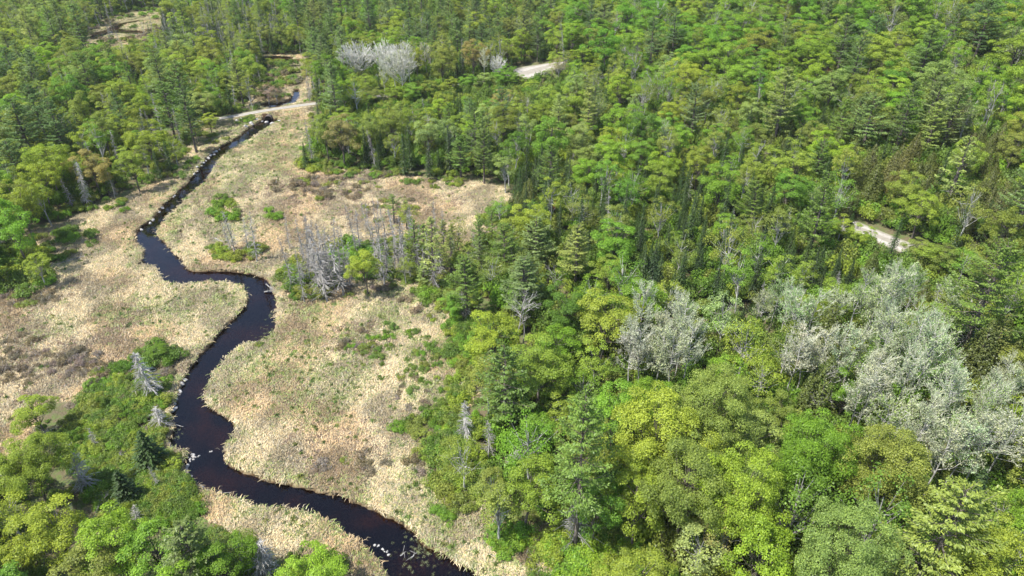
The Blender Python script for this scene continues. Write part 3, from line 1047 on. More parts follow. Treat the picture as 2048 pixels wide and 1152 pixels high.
# ---- pines of the right-hand edge and other marked trees
for b in [('pine', 1046, 640, 512, 4.2, 'grey-green'), ('pine', 1150, 575, 450, 3.6, 'yellowish green'), ('pine', 1010, 560, 447, 2.9, 'mid green'), ('pine', 1072, 545, 432, 3.3, 'grey-green'),
          ('fir', 1109, 440, 402, 1.2, 'rusty red'), ('big_pine', 1149, 1100, 793, 4.3, 'mid green'), ('snag', 1049, 694, 606, 2.6, 'silver-grey'), ('snag', 1034, 688, 612, 2.8, 'silver-grey'),
          ('snag', 1117, 615, 545, 1.8, 'silver-grey'), ('dead_bushy', 931, 882, 802, 1.9, 'silver-grey'), ('dead', 977, 921, 850, 1.7, 'grey'), ('dead_bushy', 1025, 935, 900, 1.9, 'silver-grey'),
          ('maple', 1050, 1062, 915, 3.5, 'yellow-green'), ('birch', 1000, 1088, 960, 2.6, 'olive green'), ('thin_maple', 930, 985, 868, 2.9, 'olive green'), ('birch', 985, 1010, 930, 2.0, 'olive green'),
          ('dead_bushy', 1149, 1082, 985, 2.3, 'silver-grey'), ('birch', 1380, 1156, 1030, 3.1, 'pale green'), ('snag', 1214, 1075, 985, 1.6, 'grey'),
          ('dead_bushy', 1628, 832, 738, 2.2, 'silver-grey'), ('snag', 1630, 845, 742, 2.2, 'silver-grey'),
          # lower left
          ('dead_bushy', 176, 985, 897, 2.5, 'silver-grey'), ('dead', 194, 895, 857, 1.0, 'silver-grey'), ('dead_bushy', 325, 856, 816, 2.0, 'silver-grey'), ('dead_bushy', 310, 790, 706, 3.0, 'silver-grey'),
          ('fir', 306, 935, 860, 2.5, 'dark green'), ('fir', 258, 1006, 940, 2.1, 'dark green'), ('maple', 91, 870, 792, 2.9, 'yellow-green'), ('snag', 95, 880, 858, 1.5, 'silver-grey'),
          ('dead', 278, 1045, 1005, 1.1, 'grey'), ('dead', 215, 1068, 1030, 1.2, 'grey'), ('dead', 318, 980, 930, .8, 'grey'), ('dead', 247, 920, 905, .6, 'grey'),
          ('snag', 140, 1120, 1060, 2.0, 'silver-grey'), ('snag', 205, 1110, 1030, 1.3, 'grey'), ('dead_bushy', 530, 1160, 1085, 2.7, 'silver-grey'), ('thin_maple', 490, 1150, 1065, 2.3, 'olive green'),
          ('snag', 218, 1015, 995, 1.0, 'grey'), ('maple', 650, 1185, 1095, 3.2, 'lime green'), ('big_maple', 98, 1016, 872, 3.9, 'yellow-green'), ('birch', 30, 1010, 915, 2.6, 'olive green'),
          ('maple', 150, 1140, 1010, 3.5, 'yellow-green'), ('maple', 270, 1170, 1030, 3.6, 'lime green'), ('maple', 345, 1190, 1060, 3.6, 'fresh green'), ('pine', 415, 1190, 1045, 3.2, 'grey-green'),
          ('maple', 40, 1180, 1070, 3.4, 'golden green'), ('maple', 210, 1210, 1100, 3.4, 'olive green'), ('maple', 460, 1190, 1085, 2.8, 'fresh green'), ('birch', 320, 720, 688, 1.6, 'deep green'),
          # left edge beside the meadow
          ('dead_bushy', 175, 412, 322, 1.7, 'silver-grey'), ('dead', 10, 505, 455, 1.5, 'grey'), ('birch', 92, 575, 500, 2.2, 'yellow-green'), ('snag', 115, 492, 455, .9, 'grey'),
          ('dead', 232, 398, 345, 1.2, 'grey'), ('dead', 365, 300, 215, 1.2, 'grey'), ('snag', 350, 260, 228, 1.0, 'grey'),
          # power of contrast on the far right
          ('pine', 1545, 300, 135, 5.2, 'yellowish green'), ('pine', 1718, 320, 185, 4.6, 'grey-green'), ('dead', 1128, 150, 45, 1.2, 'silver-grey'), ('snag', 1118, 140, 50, 1.0, 'silver-grey'),
          ('snag', 1057, 358, 322, .5, 'silver-grey')]:
    by_base(*b)
for b in ([('fir', 1600, 480, 425, 1.6, 'dark green'), ('maple', 1640, 482, 428, 2.8, 'fresh green'), ('birch', 1672, 490, 432, 2.6, 'yellow-green'), ('fir', 1690, 488, 425, 1.7, 'dark green'), ('maple', 1706, 512, 450, 2.4, 'yellow-green'),
           ('maple', 1822, 540, 476, 2.4, 'olive green'), ('birch', 1846, 548, 482, 2.8, 'yellow-green'), ('maple', 1872, 560, 490, 3.2, 'olive green'), ('thin_maple', 1915, 572, 500, 3.2, 'fresh green'), ('maple', 1955, 580, 515, 3.0, 'olive green')]
          + [(random.choice(['maple', 'birch', 'pine']), X_, Y_ + 14, Y_ - 26, 3.0, tt) for X_, Y_, tt in ((655, 212, 'mid green'), (690, 208, 'mid green'), (722, 206, 'mid green'))]
          + [('maple', X_, Y_ + 14, Y_ - 28, 3.6, tt) for X_, Y_, tt in ((755, 202, 'olive green'), (790, 198, 'yellow-green'), (826, 194, 'fresh green'), (862, 188, 'olive green'), (900, 182, 'yellow-green'), (936, 176, 'fresh green'), (970, 172, 'pale green'), (1003, 166, 'fresh green'))]
          + [('maple', 1030, 178, 146, 3.2, 'fresh green'), ('maple', 1062, 184, 160, 3.2, 'yellow-green'), ('birch', 1096, 172, 136, 2.6, 'olive green'), ('maple', 395, 288, 236, 3.2, 'olive green'), ('maple', 425, 272, 226, 3.0, 'yellow-green'), ('maple', 1016, 170, 128, 2.8, 'fresh green'), ('maple', 1116, 148, 102, 3.0, 'yellow-green'), ('thin_maple', 1130, 142, 98, 3.6, 'golden green'), ('maple', 1165, 136, 92, 3.8, 'lime green'), ('maple', 1205, 134, 90, 3.6, 'yellow-green')]):
    by_base(*b)
for b in [('big_pine', 1935, 975, 19, 5.2, 'yellowish green'), ('fir', 1978, 932, 13, 2.6, 'dark green'), ('big_pine', 2015, 490, 21, 5.8, 'mid green'), ('cedar', 1672, 606, 11, 3.2, 'olive brown'),
          ('cedar', 1667, 712, 11, 2.6, 'olive brown'), ('maple', 1702, 750, 9, 2.9, 'fresh green'),
          ('aspen', 1605, 668, 12, 2.4, 'silvery'), ('aspen', 1628, 662, 12, 2.5, 'grey-white'), ('aspen', 1650, 665, 12, 2.5, 'silvery'), ('aspen', 1692, 655, 12, 2.4, 'light grey-green'), ('aspen', 1718, 660, 12, 2.4, 'silvery'), ('aspen', 1605, 588, 12, 2.6, 'silvery green'), ('aspen', 1632, 582, 12, 2.5, 'silvery green'), ('aspen', 1535, 585, 9, 1.8, 'light grey-green'), ('aspen', 1905, 850, 13, 2.6, 'silvery'), ('aspen', 1950, 840, 13, 2.6, 'light grey-green'), ('aspen', 1995, 830, 13, 2.7, 'silvery'), ('aspen', 2035, 820, 13, 2.7, 'grey-white'), ('aspen', 1850, 815, 13, 2.6, 'silvery'), ('aspen', 1790, 800, 12, 2.5, 'silvery green'), ('aspen', 1760, 720, 13, 2.6, 'silvery'), ('aspen', 1735, 745, 12, 2.5, 'silvery'), ('aspen', 1372, 610, 13, 2.4, 'silvery'), ('aspen', 1385, 650, 13, 2.6, 'silvery'), ('aspen', 1355, 660, 13, 2.6, 'silvery'), ('aspen', 1325, 662, 12, 2.5, 'silvery'), ('aspen', 1290, 660, 12, 2.5, 'grey-white'), ('aspen', 1268, 668, 11, 2.2, 'grey-white'), ('cedar', 1703, 1030, 14, 2.6, 'olive brown'), ('thin_maple', 1468, 985, 13, 3.0, 'bronze'),
          ('cedar', 1990, 640, 12, 3.0, 'olive brown'), ('cedar', 2020, 628, 12, 3.0, 'olive brown'), ('maple', 1575, 780, 10, 2.5, 'olive green'), ('big_maple', 1335, 793, 17, 5.8, 'golden green'), ('big_maple', 1440, 745, 17, 4.8, 'olive green'),
          ('thin_maple', 1620, 935, 15, 4.6, 'deep green'), ('thin_maple', 1790, 950, 15, 4.4, 'deep green'), ('big_maple', 1655, 832, 16, 4.5, 'fresh green'), ('big_maple', 1800, 860, 16, 4.7, 'olive green'),
          ('big_maple', 1500, 905, 17, 4.5, 'yellow-green'), ('big_maple', 1730, 1010, 18, 4.4, 'pale green'), ('maple', 1550, 1040, 14, 3.6, 'lime green'), ('big_maple', 2010, 1040, 15, 4.4, 'yellow-green'),
          ('big_maple', 1385, 880, 17, 4.5, 'olive green'), ('maple', 1190, 960, 11, 2.9, 'emerald green'), ('maple', 1285, 935, 13, 3.2, 'yellow-green'), ('thin_maple', 1590, 640, 12, 3.4, 'olive green'),
          ('thin_maple', 1460, 575, 12, 3.4, 'silvery green'), ('pine', 1870, 50, 17, 5.0, 'blue-green'), ('pine', 1702, 32, 18, 4.4, 'blue-green'), ('pine', 1730, 62, 17, 4.0, 'blue-green'), ('pine', 1310, 32, 18, 4.2, 'blue-green'),
          ('pine', 1355, 12, 18, 4.4, 'blue-green'), ('pine', 1992, -8, 18, 5.2, 'blue-green'), ('pine', 1890, 150, 16, 4.4, 'grey-green'), ('pine', 1833, 165, 17, 4.2, 'blue-green'), ('pine', 1925, 170, 16, 4.6, 'grey-green'),
          ('pine', 1884, 200, 14, 3.4, 'yellowish green'), ('pine', 1398, 162, 16, 3.7, 'grey-green'), ('young_pine', 1946, 268, 16, 4.2, 'yellowish green'), ('fir', 1660, 127, 6, 1.1, 'rusty red'),
          ('poplar', 710, 76, 14, 7.0, 'grey-white'), ('poplar', 766, 79, 13, 5.8, 'grey-white'), ('poplar', 797, 90, 15, 6.6, 'grey-white'), ('aspen', 815, 105, 13, 2.9, 'grey-white'), ('aspen', 850, 86, 12, 2.3, 'grey-white'),
          ('aspen', 766, 130, 11, 2.4, 'grey-white'), ('aspen', 786, 115, 12, 3.0, 'grey-white'), ('aspen', 967, 104, 11, 2.0, 'grey-white'), ('poplar', 995, 112, 9, 2.9, 'grey-white'), ('maple', 830, 92, 12, 3.4, 'golden green'),
          ('thin_maple', 530, 165, 6, 3.6, 'pinkish'), ('thin_maple', 548, 172, 5, 3.0, 'dull brown'), ('thin_maple', 1118, 112, 8, 3.4, 'bronze'),
          ('big_pine', 305, 98, 18, 5.2, 'grey-green'), ('pine', 345, 120, 17, 4.6, 'mid green'), ('pine', 320, 165, 16, 4.2, 'mid green'), ('pine', 140, 5, 18, 4.4, 'mid green'), ('pine', 88, 10, 18, 4.4, 'mid green'),
          ('pine', 158, 104, 15, 4.0, 'mid green'), ('pine', 55, 170, 17, 5.0, 'blue-green'), ('pine', 20, 195, 17, 5.0, 'blue-green'), ('pine', 95, 200, 16, 4.6, 'blue-green'), ('pine', 360, 172, 17, 3.6, 'blue-green')]:
    by_top(*b)

# ------------------------------------------------------------------ filling the woods
# zones in the picture of crown centres: polygon, chance by kind, chance by tint, crown spacing
BL = {'yellow-green': 3, 'fresh green': 2, 'olive green': 3, 'pale green': 1.3, 'lime green': .8, 'golden green': .5, 'deep green': .5, 'bronze': .35}
PN = {'blue-green': 2, 'grey-green': 2, 'mid green': 2, 'yellowish green': 1}
ZONES = [
    # silver aspen groves
    ([(1690, 600), (1830, 585), (1905, 620), (1960, 690), (2060, 740), (2060, 900), (1960, 915), (1900, 920), (1850, 880), (1790, 830), (1730, 800), (1715, 740), (1610, 730), (1600, 665), (1690, 665)],
     {'aspen': 14, 'thin_maple': 2, 'maple': 1.4}, {'silvery green': 3, 'light grey-green': 2.6, 'silvery': 3, 'yellow-green': .6, 'fresh green': .5}, .58),
    ([(1555, 580), (1640, 575), (1700, 600), (1680, 660), (1600, 670), (1550, 640)], {'aspen': 12, 'maple': 1}, {'silvery green': 3, 'light grey-green': 2}, .62),
    ([(1250, 650), (1400, 615), (1412, 690), (1400, 745), (1300, 750), (1250, 725)], {'aspen': 8}, {'silvery': 3, 'grey-white': 1, 'silvery green': 1}, .58),
    # cedar swamp on the right
    ([(1700, 260), (1830, 230), (2048, 240), (2060, 420), (1900, 400), (1780, 470), (1700, 400)], {'cedar': 5, 'pine': 1, 'maple': 3, 'fir': .6},
     {'olive brown': 5, 'brownish': 2, 'yellow-green': 3, 'olive green': 3, 'mid green': 1, 'dark green': 1}, .8),
    # spires in the middle
    ([(1000, 370), (1200, 330), (1420, 330), (1700, 400), (1730, 520), (1600, 580), (1400, 575), (1200, 520), (1160, 440), (1020, 440)],
     {'fir': 5.5, 'maple': 2.2, 'thin_maple': 1.6, 'birch': 2, 'pine': .5, 'dead': .35, 'cedar': .5}, {**BL, 'fresh green': 4, 'emerald green': 1, 'dark green': 3, 'blackish green': 1.5, 'mid green': 1, 'olive brown': 1}, .75),
    ([(640, 280), (900, 240), (1000, 240), (1100, 300), (1100, 380), (900, 350), (700, 330), (620, 330)],
     {'fir': 4, 'maple': 2.5, 'birch': 2, 'pine': 1.4, 'dead': .35}, {**BL, 'deep green': 2, 'dark green': 3, 'blackish green': 2, 'mid green': 2}, .8),
    # dark pines at the top
    ([(540, -50), (1120, -50), (1110, 100), (1000, 110), (860, 90), (700, 70), (660, 130), (620, 130), (560, 60)], {'pine': 4.2, 'maple': 3.4, 'thin_maple': 1, 'fir': .6, 'dead': .1},
     {**PN, 'mid green': 3, 'yellow-green': 2, 'fresh green': 2, 'olive green': 2, 'dark green': 1}, .8),
    # dead and dark trees beyond the marsh
    ([(300, 0), (560, 10), (620, 60), (600, 130), (520, 130), (430, 110), (330, 75)], {'dead': 2.2, 'fir': 2.2, 'pine': 1.4, 'maple': 2, 'thin_maple': 1.5}, {'grey': 2, 'dark green': 2, 'mid green': 2, 'olive green': 2, 'yellow-green': 1.4}, .70),
    # pale fresh maples on the hill
    ([(1130, -60), (2100, -60), (2100, 200), (1900, 220), (1500, 170), (1300, 140), (1150, 120)], {'maple': 8, 'thin_maple': 1.4, 'pine': .45, 'birch': 1},
     {'fresh green': 5, 'lime green': 3.2, 'yellow-green': 3.2, 'emerald green': 2.2, 'pale green': 1.5, 'olive green': .8, 'golden green': .3, 'grey-green': 1, 'blue-green': 1, 'mid green': 1}, .69),
    ([(1100, 120), (1300, 140), (1500, 170), (1900, 220), (2100, 200), (2100, 300), (1700, 330), (1400, 330), (1150, 300), (1050, 220)],
     {'maple': 5, 'thin_maple': 2.2, 'pine': 1.0, 'birch': 2, 'fir': .7, 'snag': .15, 'cedar': .3, 'aspen': .15}, {**BL, 'lime green': 2, 'fresh green': 4, 'grey-green': 2, 'yellowish green': 1, 'mid green': 1, 'dark green': 1, 'olive brown': 1, 'silvery green': 1}, .73),
    ([(1690, 400), (2100, 380), (2100, 700), (1960, 680), (1900, 600), (1690, 590)], {'maple': 3, 'thin_maple': 2, 'pine': 1.6, 'fir': 1.8, 'birch': 1.6, 'cedar': .8, 'dead': .2},
     {**BL, 'olive green': 4, 'mid green': 2, 'dark green': 2, 'olive brown': 2, 'grey-green': 1}, .8),
    # left woods
    ([(-100, 130), (170, 120), (210, 180), (150, 300), (0, 360), (-100, 360)], {'pine': 3, 'maple': 4, 'thin_maple': 1, 'fir': .3, 'dead': .3}, {**PN, **BL, 'blue-green': 5}, .73),
    ([(-100, 290), (150, 270), (300, 280), (260, 400), (-100, 520)], {'maple': 6, 'birch': 2, 'pine': .5, 'dead': .2}, {'yellow-green': 4, 'olive green': 2.5, 'golden green': 2, 'bronze': 1, 'fresh green': 1.5, 'mid green': 1}, .67),
    ([(-100, -60), (620, -60), (620, 300), (300, 420), (-100, 520)], {'maple': 5.5, 'thin_maple': 2, 'birch': 1.5, 'pine': 1.5, 'fir': .7, 'dead': .35}, {**BL, **PN, 'yellow-green': 5, 'olive green': 3, 'yellowish green': 3, 'pale green': 2, 'dark green': .5}, .73),
    # between road and upper meadow
    ([(560, 100), (1150, 100), (1150, 330), (560, 330)], {'maple': 5, 'birch': 2, 'thin_maple': 1.5, 'pine': 1.6, 'fir': 1.2, 'dead': .12}, {**BL, **PN, 'yellow-green': 4, 'olive green': 4, 'dark green': 1}, .71),
    # right edge of the meadow
    ([(920, 520), (1260, 520), (1260, 1010), (920, 900)], {'maple': 6, 'big_maple': 1, 'thin_maple': 1, 'birch': 1, 'pine': .35}, {'fresh green': 5, 'lime green': 2, 'yellow-green': 3, 'emerald green': 1, 'olive green': 1.5, 'mid green': 1, 'deep green': 1}, .69),
    ([(1080, 560), (2100, 560), (2100, 1300), (1080, 1300)], {'maple': 6, 'big_maple': 2, 'thin_maple': 1.6, 'birch': 1.2, 'pine': .25, 'cedar': .15, 'fir': .2},
     {'yellow-green': 4.5, 'golden green': 1.2, 'olive green': 3, 'fresh green': 3.6, 'lime green': 1.8, 'deep green': 1, 'pale green': 1, 'olive brown': 1, 'mid green': 1, 'dark green': 1}, .69),
    # lower left
    ([(-200, 850), (100, 860), (120, 1010), (420, 1075), (600, 1130), (600, 1300), (-200, 1300)], {'maple': 6, 'birch': 2, 'thin_maple': 1, 'fir': .4}, {'fresh green': 3, 'lime green': 3, 'yellow-green': 4, 'golden green': 1.6, 'olive green': 1.5, 'dark green': 1}, .71),
]
ALLOWED = {'pine': {'blue-green', 'grey-green', 'mid green', 'yellowish green'}, 'fir': {'dark green', 'blackish green'}, 'cedar': {'olive brown', 'brownish'},
           'aspen': {'silvery', 'silvery green', 'grey-white', 'light grey-green'}, 'dead': {'grey', 'silver-grey'}, 'snag': {'grey', 'silver-grey'},
           'maple': {'yellow-green', 'fresh green', 'lime green', 'olive green', 'pale green', 'bronze', 'golden green', 'deep green', 'emerald green'}}
for k in ('big_maple', 'thin_maple', 'birch'):
    ALLOWED[k] = ALLOWED['maple']
DEFAULT_T = {'pine': 'mid green', 'fir': 'dark green', 'cedar': 'olive brown', 'aspen': 'silvery', 'dead': 'grey', 'snag': 'silver-grey', 'maple': 'yellow-green', 'big_maple': 'yellow-green', 'thin_maple': 'olive green', 'birch': 'fresh green'}
SIZE = {'maple': (9.5, 14.5, 2.9, 4.9), 'big_maple': (12, 16, 3.9, 5.0), 'thin_maple': (9, 14, 2.6, 3.9), 'birch': (9, 13.5, 2.2, 3.3), 'pine': (12, 18, 2.8, 4.4), 'fir': (6.5, 12, 1.1, 1.9),
        'cedar': (6.5, 10, 1.8, 2.7), 'aspen': (11, 15, 1.8, 2.8), 'dead': (7, 12, 1.1, 2.0), 'snag': (8, 12, 1.5, 2.6)}
CLEAR = np.array([(x, y) for poly, st in (
    ([(1038, 148), (1065, 138), (1100, 127), (1104, 133), (1080, 150), (1066, 162), (1045, 158)], 5),
    ([(1732, 461), (1782, 473), (1782, 497), (1732, 484)], 5),
    ([(385, 262), (470, 240), (540, 226), (624, 211), (624, 218), (540, 236), (470, 252), (385, 272)], 5),
    ([(519, 212), (545, 205), (577, 202), (600, 180), (590, 176), (585, 190), (600, 195), (560, 218)], 4),
    ([(188, 80), (208, 58), (245, 42), (316, 28), (316, 40), (255, 56), (286, 64), (284, 74), (225, 84)], 4),
    ([(535, 112), (600, 114), (600, 125), (535, 123)], 5),
    ([(1390, 578), (1415, 575), (1415, 585), (1392, 588)], 6),
) for x in range(int(min(q[0] for q in poly)), int(max(q[0] for q in poly)) + 1, st) for y in range(int(min(q[1] for q in poly)), int(max(q[1] for q in poly)) + 1, st)
    if pip(poly, np.array([(x + .1, y + .1)]))[0]], float)
HAND_N = len(TREES)
cell = 6.0
GRID = {}


def put_grid(t):
    GRID.setdefault((int(t['x'] // cell), int(t['y'] // cell)), []).append(t)


for t in TREES:
    if t['k'] not in ('shrub', 'low_shrub'):
        put_grid(t)


LM = []
for t in TREES:
    if t['k'] not in ('shrub', 'low_shrub'):
        g = float(hill(np.float64(t['x']), np.float64(t['y'])))
        ax, ay, d_ = proj(t['x'], t['y'], g + t['h'] * (.62 if 'dead' not in t['k'] else .5))
        LM.append((ax, ay, FPX * t['R'] / d_ * .85, abs(ay - proj(t['x'], t['y'], g + t['h'])[1]) * .95 + 1, t['y']))
LM = np.array(LM)


def too_close(x, y, R, f):
    cx, cy = int(x // cell), int(y // cell)
    for i in range(cx - 2, cx + 3):
        for j in range(cy - 2, cy + 3):
            for t in GRID.get((i, j), ()):
                if (t['x'] - x) ** 2 + (t['y'] - y) ** 2 < (f * (R + t['R'])) ** 2:
                    return True
    return False


NC = 90000
rr = np.random.default_rng(99)
# candidates: uniform over the ground that the view (and a margin) covers


def area_rows(n, y0, y1):
    t = np.linspace(y0, y1, 400)
    c = np.cumsum(.80 * (t * CP + 34.4) + 16)
    return np.interp(rr.uniform(c[0], c[-1], n), c, t)


cy_ = area_rows(NC, 34, 415)
half = .80 * (cy_ * CP + 34.4) + 16
cx_ = rr.uniform(-1, 1, NC) * half
PC = np.stack([cx_, cy_], 1)
HZ = hill(cx_, cy_)
in_open_w = pip(OPEN_W, PC) | pip(MARSH_W, PC) | pip(MARSH2_W, PC)
sdc = stream_sd(PC)
bad = in_open_w | (sdc > -2.0) | (dist_line(ROAD_A, PC) < 2.1) | (np.hypot(*(PC - np.array(TURN)).T) < 9) | (dist_line(ROAD_B, PC) < 3.0)
pxc, pyc, _ = proj(cx_, cy_, HZ + 7.5)
zone_i = np.full(NC, -1)
PXY = np.stack([pxc, pyc], 1)
PXYc = np.stack([np.clip(pxc, -80, 2060), np.clip(pyc, -40, 1250)], 1)
for zi in range(len(ZONES) - 1, -1, -1):
    zone_i[pip(ZONES[zi][0], PXYc)] = zi
patch = wave(PC, 61, 38)
for i in range(NC):
    if bad[i]:
        continue
    x, y = cx_[i], cy_[i]
    zi = zone_i[i]
    if zi < 0:
        if 700 < pyc[i] < 1100 and pxc[i] < 620:      # the shrub flat at lower left
            continue
        zi = 16
    poly, kinds, tints, f = ZONES[zi]
    k = random.choices(list(kinds), list(kinds.values()))[0]
    if k == 'big_maple' and pyc[i] < 560:
        k = 'maple'
    h0, h1, r0, r1 = SIZE[k]
    s = random.random()
    h, R = (h0 + (h1 - h0) * s) * random.uniform(.82, 1.12), r0 + (r1 - r0) * (.6 * s + .4 * random.random())
    if zi in (16, 8) and k == 'maple':
        R *= 1.12
    if zi == 8 and k in ('maple', 'thin_maple'):
        R *= 1.2
        h *= 1.12
    if too_close(x, y, R, f):
        continue
    g = HZ[i]
    tx, ty, d = proj(x, y, g + h)
    pw = FPX * R / d
    cxp, cyp, _ = proj(x, y, g + h * .62)
    cand = np.array([(tx, ty), (cxp - pw * .8, cyp), (cxp + pw * .8, cyp), (cxp, cyp), (cxp, (ty + cyp) / 2)])
    if pip(OPEN, cand).any():
        continue
    near_lm = LM[(np.abs(LM[:, 0] - cxp) < pw + LM[:, 2]) & (LM[:, 4] > y)]
    if len(near_lm) and (((cand[:, 0, None] - near_lm[None, :, 0]) / near_lm[None, :, 2]) ** 2 + ((cand[:, 1, None] - near_lm[None, :, 1]) / near_lm[None, :, 3]) ** 2 < 1).any():
        continue
    eh = abs(cyp - ty) + 2
    q = (np.abs(CLEAR[:, 0] - cxp) < pw + 2) & (CLEAR[:, 1] > ty - 2) & (CLEAR[:, 1] < proj(x, y, g)[1])
    if q.any():
        continue
    al = {t_: w_ for t_, w_ in tints.items() if t_ in ALLOWED[k]}
    if al:
        ks, ws = list(al), list(al.values())
        # neighbours tend to share a tint
        sh = int(patch[i] * len(ks) * .999)
        ws = [w_ * (2.2 if q_ == sh else 1) for q_, w_ in enumerate(ws)]
        tint = random.choices(ks, ws)[0]
    else:
        tint = DEFAULT_T[k]
    t = dict(k=k, x=x, y=y, h=h, R=R, t=tint, rot=random.uniform(0, 6.28), var=random.randrange(len(PROTO[k][0])), lean=(0, 0), label=None, hand=False)
    TREES.append(t)
    put_grid(t)

# ---- shrubs: dense flat at the lower left, forest edges, meadow
def shrub_zone(px, py, rx, ry, n, kind, tints, s0, s1):
    if tints is BR:
        n = int(n * .6)
    if px < 460 and py > 760:
        s0, s1 = s0 * .6, s1 * .68
        n = int(n * 1.9)
    for _ in range(n):
        a, q = random.uniform(0, 6.28), math.sqrt(random.random())
        X_, Y_ = px + rx * q * math.cos(a), py + ry * q * math.sin(a)
        x, y = to_ground(X_, Y_)
        s = random.uniform(s0, s1)
        SHR.append((kind, x, y, s, random.choice(tints)))


SHR = []
G1 = ['fresh green', 'mid green', 'yellow-green', 'olive green', 'olive green', 'mid green', 'deep green']
BR = ['dull brown', 'dull brown', 'purple-grey', 'olive green']
for z in [(250, 880, 120, 110, 170, 'shrub', G1, .8, 1.35), (280, 985, 100, 65, 120, 'shrub', G1, .8, 1.4), (260, 770, 80, 40, 45, 'shrub', G1 + ['dull brown'], .7, 1.2), (360, 1020, 50, 34, 26, 'shrub', G1, .6, 1.1),
          (430, 1095, 70, 22, 22, 'shrub', G1, .7, 1.2), (200, 830, 60, 50, 30, 'low_shrub', BR, .9, 1.6), (300, 900, 110, 90, 60, 'low_shrub', BR + G1, .9, 1.6), (320, 715, 40, 26, 10, 'shrub', ['deep green', 'mid green'], .8, 1.3),
          (30, 545, 75, 55, 45, 'shrub', G1 + ['deep green'], .9, 1.7), (60, 600, 90, 16, 24, 'low_shrub', BR, .9, 1.5), (150, 480, 42, 20, 16, 'shrub', ['fresh green', 'mid green'], .7, 1.1), (70, 500, 80, 40, 20, 'shrub', G1, .6, 1.0),
          (200, 415, 70, 16, 18, 'shrub', G1, .5, .9), (350, 330, 60, 30, 22, 'shrub', G1, .6, 1.1), (400, 285, 60, 15, 20, 'shrub', G1, .6, 1.0),
          (450, 425, 32, 26, 18, 'shrub', ['yellow-green', 'mid green', 'fresh green'], .6, 1.2), (470, 505, 60, 18, 22, 'shrub', ['yellow-green', 'mid green', 'olive green'], .6, 1.1), (550, 430, 20, 10, 5, 'shrub', ['fresh green'], .6, .9),
          (620, 560, 60, 42, 50, 'shrub', G1, .7, 1.3), (720, 520, 70, 40, 40, 'shrub', ['fresh green', 'emerald green', 'mid green', 'yellow-green'], .7, 1.4), (700, 560, 110, 40, 30, 'low_shrub', BR, .8, 1.5),
          (800, 540, 60, 30, 30, 'shrub', G1 + ['olive green'], .7, 1.2), (900, 590, 60, 35, 36, 'shrub', G1 + ['olive green'], .7, 1.3), (860, 600, 60, 30, 20, 'low_shrub', BR, .8, 1.5), (930, 660, 30, 60, 20, 'shrub', G1, .6, 1.1),
          (650, 378, 110, 24, 110, 'low_shrub', BR, .7, 1.5), (720, 345, 100, 12, 36, 'shrub', ['olive green', 'mid green', 'fresh green'], .5, 1.0), (800, 355, 60, 10, 16, 'low_shrub', BR, .8, 1.5), (870, 368, 60, 9, 16, 'shrub', G1, .5, .9),
          (780, 420, 60, 30, 40, 'low_shrub', BR, .7, 1.3), (150, 728, 70, 26, 40, 'low_shrub', ['purple-grey', 'dull brown'], .6, 1.2), (50, 720, 60, 50, 30, 'low_shrub', ['purple-grey', 'dull brown'], .6, 1.2), (330, 740, 24, 20, 10, 'low_shrub', BR, .7, 1.2),
          (730, 690, 50, 36, 22, 'low_shrub', BR, .6, 1.2), (780, 700, 110, 60, 26, 'shrub', ['deep green', 'mid green', 'fresh green'], .3, .6), (860, 760, 60, 60, 24, 'shrub', G1, .35, .7), (880, 870, 55, 60, 50, 'shrub', G1 + ['olive green'], .5, 1.1),
          (930, 960, 60, 60, 40, 'shrub', G1 + ['olive green'], .6, 1.2), (860, 920, 40, 60, 16, 'low_shrub', BR, .7, 1.4), (810, 860, 24, 10, 6, 'shrub', ['fresh green', 'deep green'], .5, .8), (880, 1040, 30, 20, 5, 'shrub', ['fresh green'], .4, .7),
          (1020, 1085, 40, 24, 14, 'shrub', ['fresh green', 'lime green'], .5, 1.0), (1200, 1110, 110, 55, 85, 'shrub', ['lime green', 'fresh green', 'yellow-green'], .6, 1.3), (1100, 1130, 60, 30, 20, 'low_shrub', BR + G1, .6, 1.2),
          (640, 690, 160, 60, 30, 'low_shrub', G1, .3, .6), (740, 920, 60, 30, 10, 'low_shrub', BR, .7, 1.2), (640, 930, 30, 16, 5, 'low_shrub', BR, .7, 1.2), (820, 780, 50, 40, 14, 'low_shrub', BR, .5, 1.0),
          (925, 720, 30, 90, 36, 'shrub', G1, .5, 1.1), (910, 850, 36, 60, 26, 'shrub', G1, .5, 1.1), (890, 660, 50, 60, 20, 'low_shrub', G1, .6, 1.2), (620, 320, 16, 34, 20, 'shrub', G1 + ['olive green'], .7, 1.3), (560, 215, 40, 10, 10, 'shrub', G1, .5, .9), (545, 160, 55, 42, 70, 'shrub', G1 + ['dull brown'], .8, 1.6), (370, 90, 90, 14, 40, 'low_shrub', ['purple-grey', 'dull brown'], 1, 2),
          (250, 60, 70, 30, 40, 'shrub', ['mid green', 'olive green', 'dull brown'], .7, 1.5), (470, 243, 60, 4, 18, 'shrub', G1, .5, .9), (270, 30, 60, 14, 26, 'shrub', ['mid green', 'fresh green'], .9, 1.6), (200, 105, 30, 16, 14, 'shrub', ['fresh green', 'mid green'], .7, 1.2), (300, 70, 20, 26, 14, 'low_shrub', ['purple-grey', 'dull brown'], 1, 2), (600, 160, 20, 30, 12, 'shrub', G1, .8, 1.4),
          (1000, 440, 40, 40, 22, 'shrub', G1, .6, 1.2), (960, 520, 40, 40, 22, 'shrub', G1, .7, 1.3), (585, 258, 25, 12, 5, 'low_shrub', G1, .5, .8), (470, 245, 40, 5, 8, 'low_shrub', G1, .5, .9)]:
    shrub_zone(*z)
sp = np.array([(s[1], s[2]) for s in SHR])
